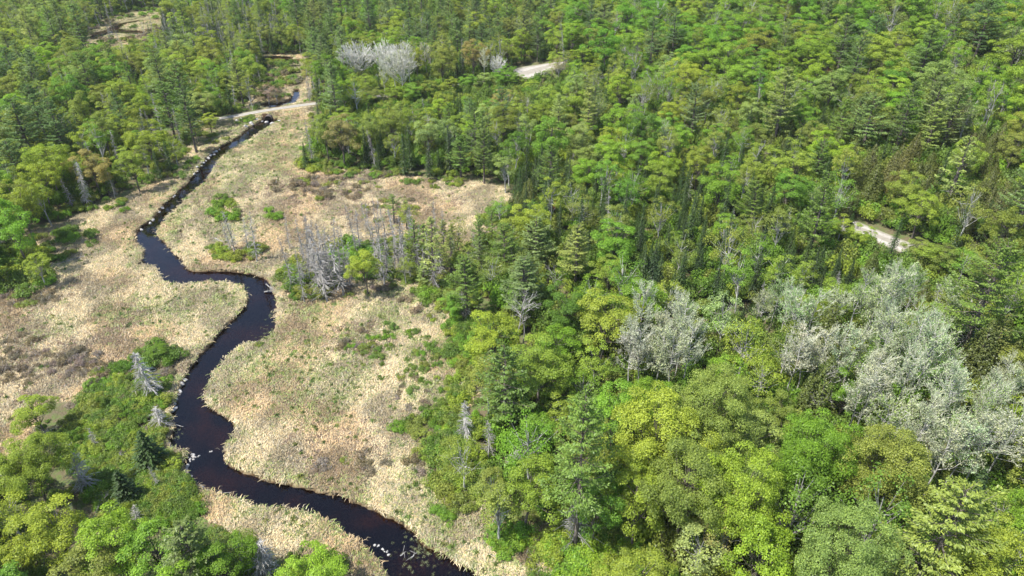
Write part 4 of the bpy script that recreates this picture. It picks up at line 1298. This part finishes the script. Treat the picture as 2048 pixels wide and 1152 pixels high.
sds = stream_sd(sp)
rd = np.minimum(dist_line(ROAD_A, sp), dist_line(ROAD_B, sp))
for i, s in enumerate(SHR):
    if sds[i] > -1.2 * s[3] or rd[i] < 2.2 + s[3]:
        continue
    k, x, y, sc, tint = s
    h0, R0 = PROTO[k][1:]
    TREES.append(dict(k=k, x=x, y=y, h=h0 * sc * random.uniform(.8, 1.2), R=R0 * sc, t=tint, rot=random.uniform(0, 6.28), var=random.randrange(len(PROTO[k][0])), lean=(0, 0), label=None, hand=False))

for q in range(34):          # more of the dead stand on the spit
    if q < 20:
        X_, Y_ = random.gauss(640, 32), random.gauss(560, 20)
    else:
        X_, Y_ = random.gauss(800, 45), random.gauss(530, 22)
    x, y = to_ground(X_, Y_)
    add_tree('dead', x, y, random.uniform(6, 12.5), random.uniform(1.0, 1.9), random.choice(['grey', 'silver-grey']))
for q in range(16):
    X_, Y_ = random.gauss(860, 55), random.gauss(540, 26)
    x, y = to_ground(X_, Y_)
    k_ = random.choice(['young_pine', 'thin_maple', 'maple'])
    add_tree(k_, x, y, random.uniform(4.5, 9), random.uniform(1.4, 2.2), 'yellowish green' if k_ == 'young_pine' else random.choice(['yellow-green', 'olive green']))
for q in range(26):          # scattered standing dead wood and firs of the far marsh
    X_, Y_ = random.uniform(200, 480), random.uniform(50, 108)
    if Y_ < 50 + (X_ - 200) * .12:
        continue
    x, y = to_ground(X_, Y_)
    add_tree(random.choice(['dead', 'dead', 'fir', 'shrub']), x, y, random.uniform(4, 9), random.uniform(.8, 1.4), 'grey')
    if TREES[-1]['k'] == 'fir':
        TREES[-1]['t'] = 'dark green'
    if TREES[-1]['k'] == 'shrub':
        TREES[-1].update(t='mid green', h=1.8)
# heights on the ground, place in the picture
TP = np.array([(t['x'], t['y']) for t in TREES])
TZ = ground_z(TP)
for t, z in zip(TREES, TZ):
    t['z'] = float(z)
    cx, cy, d = proj(t['x'], t['y'], z + t['h'] * .6)
    t['px'], t['py'], t['d'] = cx, cy, d
    t['size'] = t['R'] * math.sqrt(t['h'] * t['R']) ** .5 / d
    # in view when any of the crown falls in the frame
    m_ = FPX * t['R'] / d * .7
    t['in'] = -m_ < cx < 2048 + m_ and -m_ < cy < 1152 + m_ * 1.2

by_kind = {}
for t in TREES:
    by_kind.setdefault(NOUN[t['k']], []).append(t)
INDIV = []
for noun, lst in by_kind.items():
    seen = sorted([t for t in lst if t['in']], key=lambda t: (not t['hand'], -t['size']))
    keep = seen[:300]
    for t in lst:
        t['solo'] = False
    for t in keep:
        t['solo'] = True
    INDIV += keep
print("COUNTS", {k: (len(v), sum(t['in'] for t in v)) for k, v in by_kind.items()})

# ------------------------------------------------------------------ labels
ANCHORS = [
    (60, 60, "in the far top left woods"), (230, 60, "beside the far upper marsh"), (360, 30, "at the top beyond the marsh"), (360, 95, "along the far marsh edge"), (450, 30, "at the top, left of centre"), (450, 95, "right of the far marsh"), (560, 60, "among dead trees at the top"),
    (60, 190, "in the dark left woods"), (200, 200, "left of the culvert road"), (320, 190, "above the straight stream"), (430, 200, "just left of the culvert"),
    (560, 160, "by the pool above the culvert"), (60, 330, "in the left woods above the meadow"), (60, 430, "at the left edge above the meadow"), (200, 330, "at the wood's edge by the stream"), (330, 300, "beside the straight dark stream"),
    (700, 120, "around the grey bare trees"), (700, 30, "in the top middle pine woods"), (900, 40, "in the woods beyond the upper road"), (1060, 60, "just above the upper gravel road"), (930, 150, "left of the upper gravel road"),
    (700, 220, "in the woods right of the culvert"), (660, 310, "at the upper meadow's left edge"), (800, 310, "at the upper meadow's far edge"), (850, 220, "above the upper meadow's middle"), (980, 320, "at the upper meadow's top corner"),
    (1000, 230, "below the upper gravel road"), (1160, 180, "right of the upper gravel road"), (1250, 60, "on the hill at top centre"), (1420, 60, "on the upper hillside"), (1600, 60, "on the bright green hilltop"), (1800, 60, "on the upper right hillside"), (1980, 60, "in the top right corner"),
    (1300, 220, "below the bright hill"), (1450, 240, "left of the tall pale pine"), (1600, 220, "right of the tall pale pine"), (1780, 220, "among the right hillside pines"), (1960, 220, "at the right below the hillside"),
    (1120, 330, "right of the upper meadow"), (1280, 340, "in the central spire woods"), (1450, 360, "right of the central spires"), (1620, 340, "left of the cedar swamp"), (1800, 340, "in the cedar swamp"), (1980, 360, "right of the cedar swamp"),
    (1080, 440, "near the rusty red fir"), (1230, 460, "in the dark belt of firs"), (1400, 470, "in the middle of the fir belt"), (1560, 470, "right of the fir belt"), (1690, 430, "left of the lower gravel road"), (1830, 470, "right of the lower gravel road"),
    (1720, 540, "just below the lower gravel road"), (1900, 560, "between lower gravel road and aspen grove"), (2010, 560, "by the big pine at right edge"),
    (480, 450, "on the bank above the stream bend"), (640, 520, "in the dead stand on the spit"), (760, 500, "on the spit between the meadows"), (880, 540, "on the right of the dead stand"), (980, 520, "where the spit meets the woods"), (740, 390, "in the middle of the upper meadow"), (620, 380, "in the brushy upper meadow"),
    (1060, 570, "around the big edge pine"), (1180, 560, "behind the white forked snags"), (1330, 560, "above the small aspen clump"), (1480, 580, "between the two aspen clumps"), (1620, 610, "at the top of the aspen grove"),
    (980, 700, "at the lower meadow's right edge"), (1080, 700, "below the white forked snags"), (1200, 680, "left of the small aspen clump"), (1330, 690, "in the small aspen clump"), (1490, 690, "right of the small aspen clump"), (1660, 700, "at the left of the aspen grove"),
    (1800, 640, "along the top of the aspen grove"), (1820, 740, "in the heart of the aspen grove"), (1960, 740, "on the right of the aspen grove"), (1920, 860, "at the foot of the aspen grove"), (2010, 660, "in the dark cedars right of aspens"),
    (980, 830, "by the meadow's lower right edge"), (1090, 800, "left of the big ragged pine"), (1200, 820, "right of the big ragged pine"), (1340, 820, "in the golden canopy below the aspens"), (1480, 800, "left of the white dead tree"), (1600, 850, "below the white dead tree"), (1740, 880, "under the aspen grove's left side"),
    (920, 960, "in the thicket beside lower meadow"), (1040, 980, "below the ragged pine's left side"), (1180, 980, "at the foot of the ragged pine"), (1320, 960, "in the lower middle canopy"), (1460, 960, "in the golden lower canopy"), (1600, 980, "in the lower right canopy"), (1760, 990, "left of the lower right pine"), (1990, 960, "behind the lower right pine"),
    (1200, 1110, "in the thicket at bottom centre"), (1360, 1110, "at the bottom right of centre"), (1520, 1110, "at the bottom of the right woods"), (1700, 1110, "at the bottom left of the pine"), (1960, 1110, "in the bottom right corner"), (1020, 1080, "at the wood's edge at the bottom"),
    (760, 680, "in the middle of the lower meadow"), (850, 780, "on the right of the lower meadow"), (620, 760, "in the lower meadow near the stream"), (720, 900, "in the lower meadow above the bend"), (600, 690, "by the little ditch"), (450, 300, "on the far stream bank"),
    (60, 560, "in the thicket at left edge"), (150, 480, "on the left meadow"), (50, 720, "in the left meadow's brown patch"), (170, 720, "in the middle of the left meadow"), (260, 640, "in the left meadow"), (320, 740, "beside the round grey dead spruce"), (80, 830, "at the left meadow's lower edge"),
    (200, 840, "atop the lower left thicket"), (310, 850, "in the thicket beside the stream"), (180, 930, "in the lower left thicket"), (290, 950, "around the two dark firs"), (80, 950, "by the big maple at lower left"), (60, 1080, "in the bottom left corner"), (190, 1080, "in the lower left woods"),
    (320, 1070, "at the bottom left below thicket"), (450, 1070, "at the lower left by the bank"), (640, 1120, "alone on the bank at the bottom"), (400, 1000, "near the lower bank"), (520, 1120, "around the tangled grey dead tree"),
]
ANC = np.array([(a[0], a[1]) for a in ANCHORS], float)
ORD = ['leftmost', 'second', 'third', 'fourth', 'fifth', 'sixth', 'seventh', 'eighth', 'ninth', 'tenth', 'eleventh', 'twelfth', 'thirteenth', 'fourteenth', 'fifteenth', 'sixteenth']


def size_word(t):
    h0, R0 = PROTO[t['k']][1:]
    if t['k'] in ('shrub', 'low_shrub'):
        return 'low' if t['h'] < 1.0 else 'rounded' if t['R'] < 1.7 else 'spreading'
    if t['k'] in ('maple', 'big_maple', 'thin_maple', 'birch'):
        return 'broad' if t['R'] > 4.3 else 'slender' if t['R'] < 2.75 else 'round-crowned' if t['k'] == 'maple' else 'thinly leafed'
    if t['k'] in ('pine', 'big_pine', 'young_pine'):
        return 'small' if t['h'] < 12 else 'tall' if t['h'] > 15.5 else 'bushy'
    if t['k'] == 'dead_bushy':
        return 'many-branched'
    if t['k'] == 'snag':
        return 'fork-limbed'
    if t['k'] == 'poplar':
        return 'round twiggy'
    return 'tall' if t['h'] > (10 if t['k'] in ('fir', 'cedar') else 12.5) else 'short'


def lab_rows(base, a, rows):
    for row, lst in rows:
        n = len(lst)
        for i, t in enumerate(lst):
            if n == 1:
                o = ""
            elif i == n - 1:
                o = ", rightmost"
            elif i == 0:
                o = ", leftmost"
            elif i < 12:
                o = f", {ORD[i]} from left"
            else:
                o = f", {ORD[min(n - 1 - i, 15)]} from right"
            t['label'] = f"{base} {ANCHORS[a][2]}{row}{o}"
            if len(t['label'].split()) > 16:
                t['label'] = t['label'].replace(' row,', ',')


cells = {}
LONG = []
for t in INDIV:
    a = int(np.argmin(np.hypot(ANC[:, 0] - t['px'], (ANC[:, 1] - t['py']) * 1.25)))
    noun = NOUN[t['k']]
    base = f"{size_word(t)} {t['t']} {noun}"
    if t['k'] == 'poplar':
        base = "round twiggy grey-white bare tree"
    cells.setdefault((base, a), []).append(t)
for (base, a), lst in cells.items():
    lst.sort(key=lambda t: t['px'])
    rows = [("", lst)]
    if len(lst) > 10:
        lst.sort(key=lambda t: -t['py'])
        nr = 2 if len(lst) < 32 else 3
        nm = (", nearer row", ", farther row") if nr == 2 else (", nearest row", ", middle row", ", farthest row")
        cut = [len(lst) * q // nr for q in range(nr + 1)]
        rows = [(nm[q], sorted(lst[cut[q]:cut[q + 1]], key=lambda t: t['px'])) for q in range(nr)]
    lab_rows(base, a, rows)

for t in INDIV:
    if len(t['label'].replace(',', '').split()) > 16:
        print('LONG', t['label'])
# ------------------------------------------------------------------ make the things
GROUPS = {'broadleaf tree': 'broadleaf trees of the woods', 'pine tree': 'pines standing in the woods', 'fir tree': 'firs standing in the woods', 'cedar tree': 'cedars of the swamp',
          'aspen tree': 'pale aspens of the groves', 'bare tree': 'grey bare trees in the upper woods', 'dead tree': 'dead grey trees', 'shrub': 'shrubs on the wetland'}
NAME = {'broadleaf tree': 'broadleaf_tree', 'pine tree': 'pine_tree', 'fir tree': 'fir_tree', 'cedar tree': 'cedar_tree', 'aspen tree': 'aspen_tree', 'bare tree': 'bare_tree', 'dead tree': 'dead_tree', 'shrub': 'shrub'}


def jit(tint, s):
    r_ = random.Random(s)
    k = r_.uniform(.86, 1.14)
    c = PAL[tint]
    return [c[0] * k * r_.uniform(.92, 1.08), c[1] * k, c[2] * k * r_.uniform(.85, 1.15)]


COPIES = {}
for n, t in enumerate(INDIV):
    noun = NOUN[t['k']]
    protos, h0, R0 = PROTO[t['k']]
    tm, cm, wm = protos[t['var']]
    key = (t['k'], t['var'])
    if key not in COPIES:
        root = bpy.data.objects.new(NAME[noun], None)
        root.empty_display_size = .5
        COL.objects.link(root)
        tr = link("trunk" if noun != 'shrub' else "stems", tm, root)
        cr = link("branches" if noun == 'dead tree' else "crown", cm, root)
        COPIES[key] = (root, tr, cr)
    else:
        r0_, t0_, c0_ = COPIES[key]
        root, tr, cr = r0_.copy(), t0_.copy(), c0_.copy()
        for o in (root, tr, cr):
            COL.objects.link(o)
        tr.parent = root
        cr.parent = root
    root.location = (t['x'], t['y'], t['z'])
    if noun == 'dead tree':
        q_ = random.Random(n)
        t['lean'] = (q_.gauss(0, .05), q_.gauss(0, .05))
    root.rotation_euler = (t['lean'][0], t['lean'][1], t['rot'])
    s = t['R'] / R0
    root.scale = (s, s, t['h'] / h0)
    root["label"] = t['label']
    root["category"] = noun
    root["group"] = GROUPS[noun]
    cr["tint"] = jit(t['t'], n)
    tr["tint"] = [.3, .3, .3]

# the far remainder of each kind: one object of stuff that instances whole trees
HIDDEN = bpy.data.collections.new("tree_kinds")     # not linked to the scene


def scatter(name, meshes, pts, rot, scl, tint, var, kind="stuff", label=None):
    col = bpy.data.collections.new(name + "_kinds")
    for i, m_ in enumerate(meshes):
        o = bpy.data.objects.new(f"{name}_kind_{i:02d}", m_)
        col.objects.link(o)
    me = bpy.data.meshes.new(name)
    me.vertices.add(len(pts))
    me.vertices.foreach_set("co", np.asarray(pts, np.float32).ravel())
    for nm, ty, v, key in (("spin", 'FLOAT', rot, 'value'), ("grow", 'FLOAT_VECTOR', scl, 'vector'), ("tint", 'FLOAT_VECTOR', tint, 'vector'), ("pick", 'INT', var, 'value')):
        a = me.attributes.new(nm, ty, 'POINT')
        a.data.foreach_set(key, np.asarray(v, np.int32 if ty == 'INT' else np.float32).ravel())
    ng = bpy.data.node_groups.new(name + "_nodes", 'GeometryNodeTree')
    ng.interface.new_socket("Geometry", in_out='INPUT', socket_type='NodeSocketGeometry')
    ng.interface.new_socket("Geometry", in_out='OUTPUT', socket_type='NodeSocketGeometry')
    N, L = ng.nodes, ng.links
    gi, go = N.new("NodeGroupInput"), N.new("NodeGroupOutput")
    ci = N.new("GeometryNodeCollectionInfo")
    ci.inputs["Collection"].default_value = col
    ci.inputs["Separate Children"].default_value = True
    ci.inputs["Reset Children"].default_value = True
    ip = N.new("GeometryNodeInstanceOnPoints")
    ip.inputs["Pick Instance"].default_value = True

    def na(nm, ty):
        q = N.new("GeometryNodeInputNamedAttribute")
        q.data_type = ty
        q.inputs[0].default_value = nm
        return q.outputs[0]
    cx = N.new("ShaderNodeCombineXYZ")
    L.new(na("spin", 'FLOAT'), cx.inputs[2])
    L.new(gi.outputs[0], ip.inputs["Points"])
    L.new(ci.outputs[0], ip.inputs["Instance"])
    L.new(na("pick", 'INT'), ip.inputs["Instance Index"])
    L.new(cx.outputs[0], ip.inputs["Rotation"])
    L.new(na("grow", 'FLOAT_VECTOR'), ip.inputs["Scale"])
    L.new(ip.outputs[0], go.inputs[0])
    o = link(name, me, kind=kind)
    md = o.modifiers.new("scatter", 'NODES')
    md.node_group = ng
    if label:
        o["label"] = label
    return o


for noun, lst in by_kind.items():
    rest = [t for t in lst if not t['solo']]
    if not rest:
        continue
    kinds = sorted(set(t['k'] for t in rest))
    meshes, off = [], {}
    for k in kinds:
        off[k] = len(meshes)
        meshes += [q[2] for q in PROTO[k][0]]
    scatter({'broadleaf tree': 'broadleaf_woods', 'pine tree': 'pine_woods', 'fir tree': 'fir_woods', 'cedar tree': 'cedar_woods', 'aspen tree': 'aspen_woods', 'bare tree': 'bare_woods',
             'dead tree': 'dead_woods', 'shrub': 'shrubbery'}[noun], meshes,
            [(t['x'], t['y'], t['z']) for t in rest], [t['rot'] for t in rest],
            [(t['R'] / PROTO[t['k']][2], t['R'] / PROTO[t['k']][2], t['h'] / PROTO[t['k']][1]) for t in rest],
            [jit(t['t'], 9000 + i) for i, t in enumerate(rest)], [off[t['k']] + t['var'] for t in rest],
            label={'broadleaf tree': 'distant green broadleaf canopy filling the woods', 'pine tree': 'distant blue-green pines filling the woods'}.get(noun, f'more {noun}s filling the far ground'))

# ---- undergrowth below the trees
NU = 24000
uy = area_rows(NU, 34, 400)
ux = rr.uniform(-1, 1, NU) * (.80 * (uy * CP + 34.4) + 10)
PU = np.stack([ux, uy], 1)
upx, upy, _ = proj(PU[:, 0], PU[:, 1], hill(PU[:, 0], PU[:, 1]))
thicket = (upx < 470) & (upx > 60) & (upy > 700)
omu = open_mask(PU)
ok = (omu < -1.6) & (~thicket | (rr.uniform(0, 1, NU) < .7)) & (stream_sd(PU) < -1.5) & (dist_line(ROAD_A, PU) > 3.0) & (dist_line(ROAD_B, PU) > 3.9) & (np.hypot(*(PU - np.array(TURN)).T) > 13)
PU, thicket, omu = PU[ok], thicket[ok], omu[ok]
n = len(PU)
pal = np.array([PAL[q] for q in ('deep green', 'mid green', 'yellow-green', 'fresh green', 'olive green', 'mid green')])
s_ = rr.uniform(.8, 1.9, n) * np.where(thicket, .45, 1) * (.45 + .55 * sstep(1.5, 9, -omu))
scatter("undergrowth", [q[2] for q in PROTO['shrub'][0]], np.column_stack([PU, ground_z(PU)]), rr.uniform(0, 6.28, n), np.column_stack([s_, s_, s_ * rr.uniform(.8, 2.2, n)]),
        pal[rr.integers(0, len(pal), n)] * rr.uniform(.8, 1.1, (n, 1)), rr.integers(0, 5, n), label="leafy undergrowth filling gaps beneath the trees")


# ---- marsh grass: lodged straw clumps and green sedge tussocks
def straw_clump(seed, blades=22, Lb=.46, w=.06, up=.20, spread=.26, lay=.9):
    r = np.random.default_rng(seed)
    mb = MB()
    a = r.normal(0, lay, blades)
    o = np.column_stack([np.cos(a), np.sin(a), np.zeros(blades)])
    s = np.column_stack([r.normal(0, spread, (blades, 2)), np.zeros(blades)])
    ln = Lb * r.uniform(.6, 1.3, blades)[:, None]
    hgt = up * r.uniform(.5, 1.4, blades)[:, None]
    p1 = s + o * ln * .45 + np.array([0, 0, 1.]) * hgt
    p2 = s + o * ln + np.array([0, 0, 1.]) * hgt * .35
    lat = np.column_stack([-o[:, 1], o[:, 0], r.normal(0, .4, blades)]) * w
    V = np.stack([s - lat * .5, s + lat * .5, p1 - lat * .5, p1 + lat * .5, p2 - lat * .2, p2 + lat * .2], 1)
    i = np.arange(blades)[:, None] * 6
    Fq = np.concatenate([i + [0, 1, 3, 2], i + [2, 3, 5, 4]])
    lv = r.uniform(0, 1, blades)
    mb.add(V.reshape(-1, 3), Fq, 0, np.concatenate([lv, lv]))
    return mb.mesh("straw_clump", [M_BLADE])


straws = [straw_clump(200 + i) for i in range(6)]
sedges = [straw_clump(210 + i, blades=22, Lb=.42, w=.07, up=.42, spread=.10, lay=3.1) for i in range(4)]
NG = 420000
gyy = 38 + (345 - 38) * rr.uniform(0, 1, NG) ** 1.15
gxx = rr.uniform(-1, 1, NG) * (.76 * (gyy * CP + 34.4) + 4)
PG = np.stack([gxx, gyy], 1)
PG = PG[(PG[:, 0] < 30)]
om2 = open_mask(PG)
PG = PG[om2 > -1.0]
sg = stream_sd(PG)
rdist = dist_line(ROAD_A, PG)
dd = np.full(len(PG), 9.0)
for Ld, w, d in DITCHES:
    dd = np.minimum(dd, dist_line(Ld, PG) - w * .8)
ok = (sg < -.34) & (rdist > 2.4) & (dd > 0.05)
PG, sg = PG[ok], sg[ok]
n = len(PG)
print("GRASS", n)
gg = np.maximum(spots(PG, GREEN_SPOTS), (1 - sstep(.4, 3.5, -sg)) * .5)
bb = spots(PG, BRUSH_SPOTS)
u = rr.uniform(0, 1, n)
w1, w2 = wave(PG, 31, 12), wave(PG, 32, 30)
base = np.array([.485, .405, .262])[None] * (.66 + .56 * sstep(.25, .75, w1)[:, None]) * rr.uniform(.78, 1.16, (n, 1))
base = base * (1 - .28 * sstep(.5, .8, w2)[:, None] * np.array([.2, .5, .7]))
grn = np.array([.24, .27, .10])
f = (u < .07 + .34 * gg)[:, None]
tint = np.where(f, grn * rr.uniform(.8, 1.5, (n, 1)), base)
f2 = (rr.uniform(0, 1, n) < .25 * bb)[:, None]
tint = np.where(f2, np.array([.24, .17, .12]) * rr.uniform(.7, 1.3, (n, 1)), tint)
flow = (wave(PG, 33, 16) * 9 + wave(PG, 34, 5) * 3)
s_ = rr.uniform(.75, 1.4, n)
scatter("marsh_grass", straws, np.column_stack([PG, ground_z(PG, sg) - .02]), flow + rr.normal(0, .5, n), np.column_stack([s_, s_, s_ * rr.uniform(.5, 1.25, n)]), tint, rr.integers(0, 6, n),
        label="straw-coloured dead marsh grass lying over the wet meadow")
# sedge tussocks in clusters
k = rr.uniform(0, 1, n) < (.008 + .085 * gg * sstep(.25, .7, wave(PG, 35, 6)) + .05 * sstep(.62, .85, wave(PG, 36, 7)))
PS, ss = PG[k], sg[k]
n = len(PS)
s_ = rr.uniform(.4, 1.05, n) ** 1.2
c_ = np.array([(.140, .195, .045)]) * rr.uniform(.7, 1.35, (n, 1)) * np.column_stack([rr.uniform(.8, 1.25, n), np.ones(n), np.ones(n)])
scatter("sedge_grass", sedges, np.column_stack([PS, ground_z(PS, ss)]), rr.uniform(0, 6.28, n), np.column_stack([s_, s_, s_]), c_, rr.integers(0, 4, n), label="dark green sedge tufts dotted through the straw")


pw_ = []
for X_, Y_, rx, n_ in ((850, 1092, 2.4, 170), (535, 660, 1.6, 50), (545, 625, 1.0, 24), (350, 865, 1.0, 30), (280, 520, 1.0, 24)):
    x, y = to_ground(X_, Y_)
    pw_.append(np.column_stack([rr.normal(x, rx * .6, n_), rr.normal(y, rx * .7, n_)]))
pw_ = np.concatenate(pw_)
pw_ = pw_[stream_sd(pw_) > .1]
n = len(pw_)
s_ = rr.uniform(.3, .7, n)
scatter("water_weed", sedges, np.column_stack([pw_, np.full(n, WATER_Z - .05)]), rr.uniform(0, 6.28, n), np.column_stack([s_, s_, s_ * .22]), np.array([.13, .15, .06]) * rr.uniform(.7, 1.3, (n, 1)), rr.integers(0, 4, n),
        label="olive water weed lying in the stream's shallows")


# ------------------------------------------------------------------ boulders, driftwood, culvert
def boulder(seed):
    r = np.random.default_rng(seed)
    n1_, n2_ = 8, 12
    V = []
    for i in range(n1_ + 1):
        th = math.pi * i / n1_
        for j in range(n2_):
            ph = 2 * math.pi * j / n2_
            V.append((math.sin(th) * math.cos(ph), math.sin(th) * math.sin(ph), math.cos(th)))
    V = np.array(V)
    d = np.ones(len(V))
    for _ in range(9):
        q = r.normal(size=3)
        q /= np.linalg.norm(q)
        lim = r.uniform(.6, .9)
        dp = V @ q
        d = np.where(dp * d > lim, lim / np.maximum(dp, .01), d)
    V = V * d[:, None] * [1.2, .95, .7]
    Fq = [(i * n2_ + j, (i + 1) * n2_ + j, (i + 1) * n2_ + (j + 1) % n2_, i * n2_ + (j + 1) % n2_) for i in range(n1_) for j in range(n2_)]
    return make_mesh("boulder", V, Fq, mats=[M_ROCK])


ROCKM = [boulder(300 + i) for i in range(6)]
ROCKS = []
for path, n_, s0, s1, what in (
        ([(437, 294), (420, 308), (404, 328), (384, 352)], 15, .25, .5, "along the straight reach's left bank"),
        ([(352, 384), (330, 406), (300, 440), (270, 472)], 9, .25, .5, "on the bank above the first bend"),
        ([(372, 750), (358, 778), (352, 800), (344, 822)], 9, .2, .42, "on the left bank under the grey spruce"),
        ([(336, 882), (340, 890), (347, 898), (352, 902)], 12, .18, .38, "in the boulder string by the point"),
        ([(371, 928), (372, 940), (380, 955), (385, 962)], 8, .2, .4, "below the gravel point"),
        ([(380, 915), (387, 910), (393, 905)], 14, .12, .22, "heaped on the gravel point"),
        ([(560, 243), (541, 243), (500, 250), (486, 258)], 8, .35, .7, "at the culvert mouth"),
        ([(750, 1085), (762, 1090), (772, 1100), (775, 1108)], 10, .09, .18, "in the shallow riffle at the bottom"),
        ([(415, 902), (422, 900)], 2, .13, .2, "standing in midstream"),
        ([(470, 247), (500, 242), (530, 238)], 6, .35, .6, "on the causeway's slope"),
        ([(388, 963), (410, 976), (430, 984)], 7, .18, .35, "on the near bank below the point")):
    path = np.array(path, float)
    s_ = np.linspace(0, 1, len(path))
    lst = []
    for i in range(n_):
        u_ = (i + random.uniform(.1, .9)) / n_
        X_, Y_ = np.interp(u_, s_, path[:, 0]) + random.uniform(-3, 3), np.interp(u_, s_, path[:, 1]) + random.uniform(-2.5, 2.5)
        if 'heaped' in what:
            X_ += random.uniform(-6, 6)
            Y_ += random.uniform(-5, 5)
        x, y = to_ground(X_, Y_)
        lst.append((X_, x, y, random.uniform(s0, s1)))
    lst.sort()
    for i, (X_, x, y, s) in enumerate(lst):
        o_ = f", {ORD[i]}{' from left' if i else ''}" if n_ > 2 else (", the left one" if i == 0 else ", the right one")
        ROCKS.append((x, y, s, f"pale rounded boulder {what}{o_}"))
proto_rock = {}
for i, (x, y, s, lab) in enumerate(ROCKS):
    v = i % 6
    if v not in proto_rock:
        o = link("boulder", ROCKM[v])
        proto_rock[v] = o
    else:
        o = proto_rock[v].copy()
        COL.objects.link(o)
    z = max(gz1(x, y), WATER_Z - s * .2)
    o.location = (x, y, z + s * .25)
    o.scale = (s, s * random.uniform(.7, 1.1), s * random.uniform(.8, 1.1))
    o.rotation_euler = (random.uniform(-.3, .3), random.uniform(-.3, .3), random.uniform(0, 6.28))
    o["label"], o["category"], o["group"] = lab, "boulder", "boulders along the stream"


def log(p0, p1, rad, label, limbs=3):
    a, b = to_ground(*p0), to_ground(*p1)
    za, zb = gz1(*a), gz1(*b)
    za, zb = max(za, WATER_Z), max(zb, WATER_Z)
    mid = ((a[0] + b[0]) / 2, (a[1] + b[1]) / 2)
    mb = MB()
    r = np.random.default_rng(int(p0[0] * 7 + p0[1]))
    A = np.array([a[0] - mid[0], a[1] - mid[1], za + rad * 1.1])
    B = np.array([b[0] - mid[0], b[1] - mid[1], zb + rad * 1.1])
    pts = wobble_line(A, B, 6, rad * .35, r)
    mb.tube(pts, np.linspace(rad, rad * .45, 6), 6)
    o = link("fallen_log", mb.mesh("fallen_log", [M_DEAD], True), loc=(mid[0], mid[1], 0))
    bm_ = MB()
    for k_ in range(limbs):
        f0 = r.uniform(.2, .95)
        s2 = A * (1 - f0) + B * f0
        d2 = r.normal(size=3)
        d2[2] = abs(d2[2]) * .7
        bm_.tube(np.array([s2, s2 + d2 / np.linalg.norm(d2) * r.uniform(.6, 1.5)]), [rad * .35, .02], 4)
    if limbs:
        link("branches", bm_.mesh("log_branches", [M_DEAD]), o)
    o["label"], o["category"], o["group"] = label, "log", "fallen logs and driftwood"


for l_ in [((78, 521), (104, 492), .14, "grey fallen log slanting across the left meadow", 2), ((95, 535), (170, 514), .15, "long pale fallen log on the left meadow", 5),
           ((430, 478), (446, 484), .14, "short log on the bank above the bend", 1), ((500, 470), (540, 474), .09, "thin log in front of upper meadow brush", 1),
           ((528, 582), (560, 578), .14, "root tangle of driftwood on the outer bend", 7), ((532, 566), (556, 590), .13, "crossed driftwood trunk on the outer bend", 6),
           ((800, 1108), (812, 1100), .08, "dark stick lying in the riffle", 2), ((822, 1112), (834, 1102), .10, "pale driftwood at the riffle's right side", 3),
           ((950, 965), (958, 985), .08, "thin leaning log in the thicket", 1), ((975, 1108), (1032, 1130), .08, "long stick across the meadow's bottom corner", 1),
           ((1120, 1062), (1140, 1088), .35, "thick brown fallen trunk under the ragged pine", 1), ((1220, 1075), (1245, 1092), .14, "broken grey trunk in the bottom clearing", 5),
           ((434, 985), (444, 979), .07, "small forked branch on the near bank", 2), ((330, 842), (362, 850), .10, "bare branches reaching over the stream", 6),
           ((555, 130), (590, 128), .14, "fallen trunk across the far pool", 2), ((503, 204), (512, 192), .18, "pale leaning trunk by the culvert pool", 2),
           ((1390, 578), (1425, 574), .15, "pale log in the small gap above the aspens", 2)]:
    log(*l_)

# culvert pipe under the causeway
a = np.array(to_ground(534, 240))
b = np.array(to_ground(552, 216))
mid = (a + b) / 2
th = np.linspace(0, 2 * math.pi, 25)[:-1]
rO, rI = 1.15, 1.05
d = (b - a) / np.linalg.norm(b - a)
nrm = np.array([-d[1], d[0]])
ln = 4.4
V = []
for e in (-ln, ln):
    for rr_ in (rO, rI):
        for q in th:
            V.append((d[0] * e + nrm[0] * math.cos(q) * rr_, d[1] * e + nrm[1] * math.cos(q) * rr_, -.35 + math.sin(q) * rr_))
n = 24
Fq = []
for j in range(n):
    k = (j + 1) % n
    Fq += [(j, k, 2 * n + k, 2 * n + j), (n + k, n + j, 3 * n + j, 3 * n + k), (j, n + j, n + k, k), (2 * n + k, 3 * n + k, 3 * n + j, 2 * n + j)]
o = link("culvert", make_mesh("culvert", V, Fq, mats=[M_CULVERT], smooth=False), loc=(mid[0], mid[1], 0))
o["label"], o["category"] = "dark round culvert pipe under the gravel causeway", "culvert"
print("THINGS", len(INDIV) + len(ROCKS))


# ------------------------------------------------------------------ a trace of haze over the far woods
m, nt, N, L, out = nodes_of("thin_haze")
v = N.new("ShaderNodeVolumePrincipled")
v.inputs["Color"].default_value = (.93, .96, 1, 1)
v.inputs["Density"].default_value = .00007
L.new(v.outputs[0], out.inputs["Volume"])
hx, hy0, hy1, hz0, hz1 = 425, -60, 425, -4, 70
V = [(x, y, z) for z in (hz0, hz1) for y in (hy0, hy1) for x in (-hx, hx)]
o = link("haze", make_mesh("haze", V, [(0, 2, 3, 1), (4, 5, 7, 6), (0, 1, 5, 4), (2, 6, 7, 3), (0, 4, 6, 2), (1, 3, 7, 5)], mats=[m]), kind="stuff")
o["label"] = "thin pale haze hanging over the whole valley"
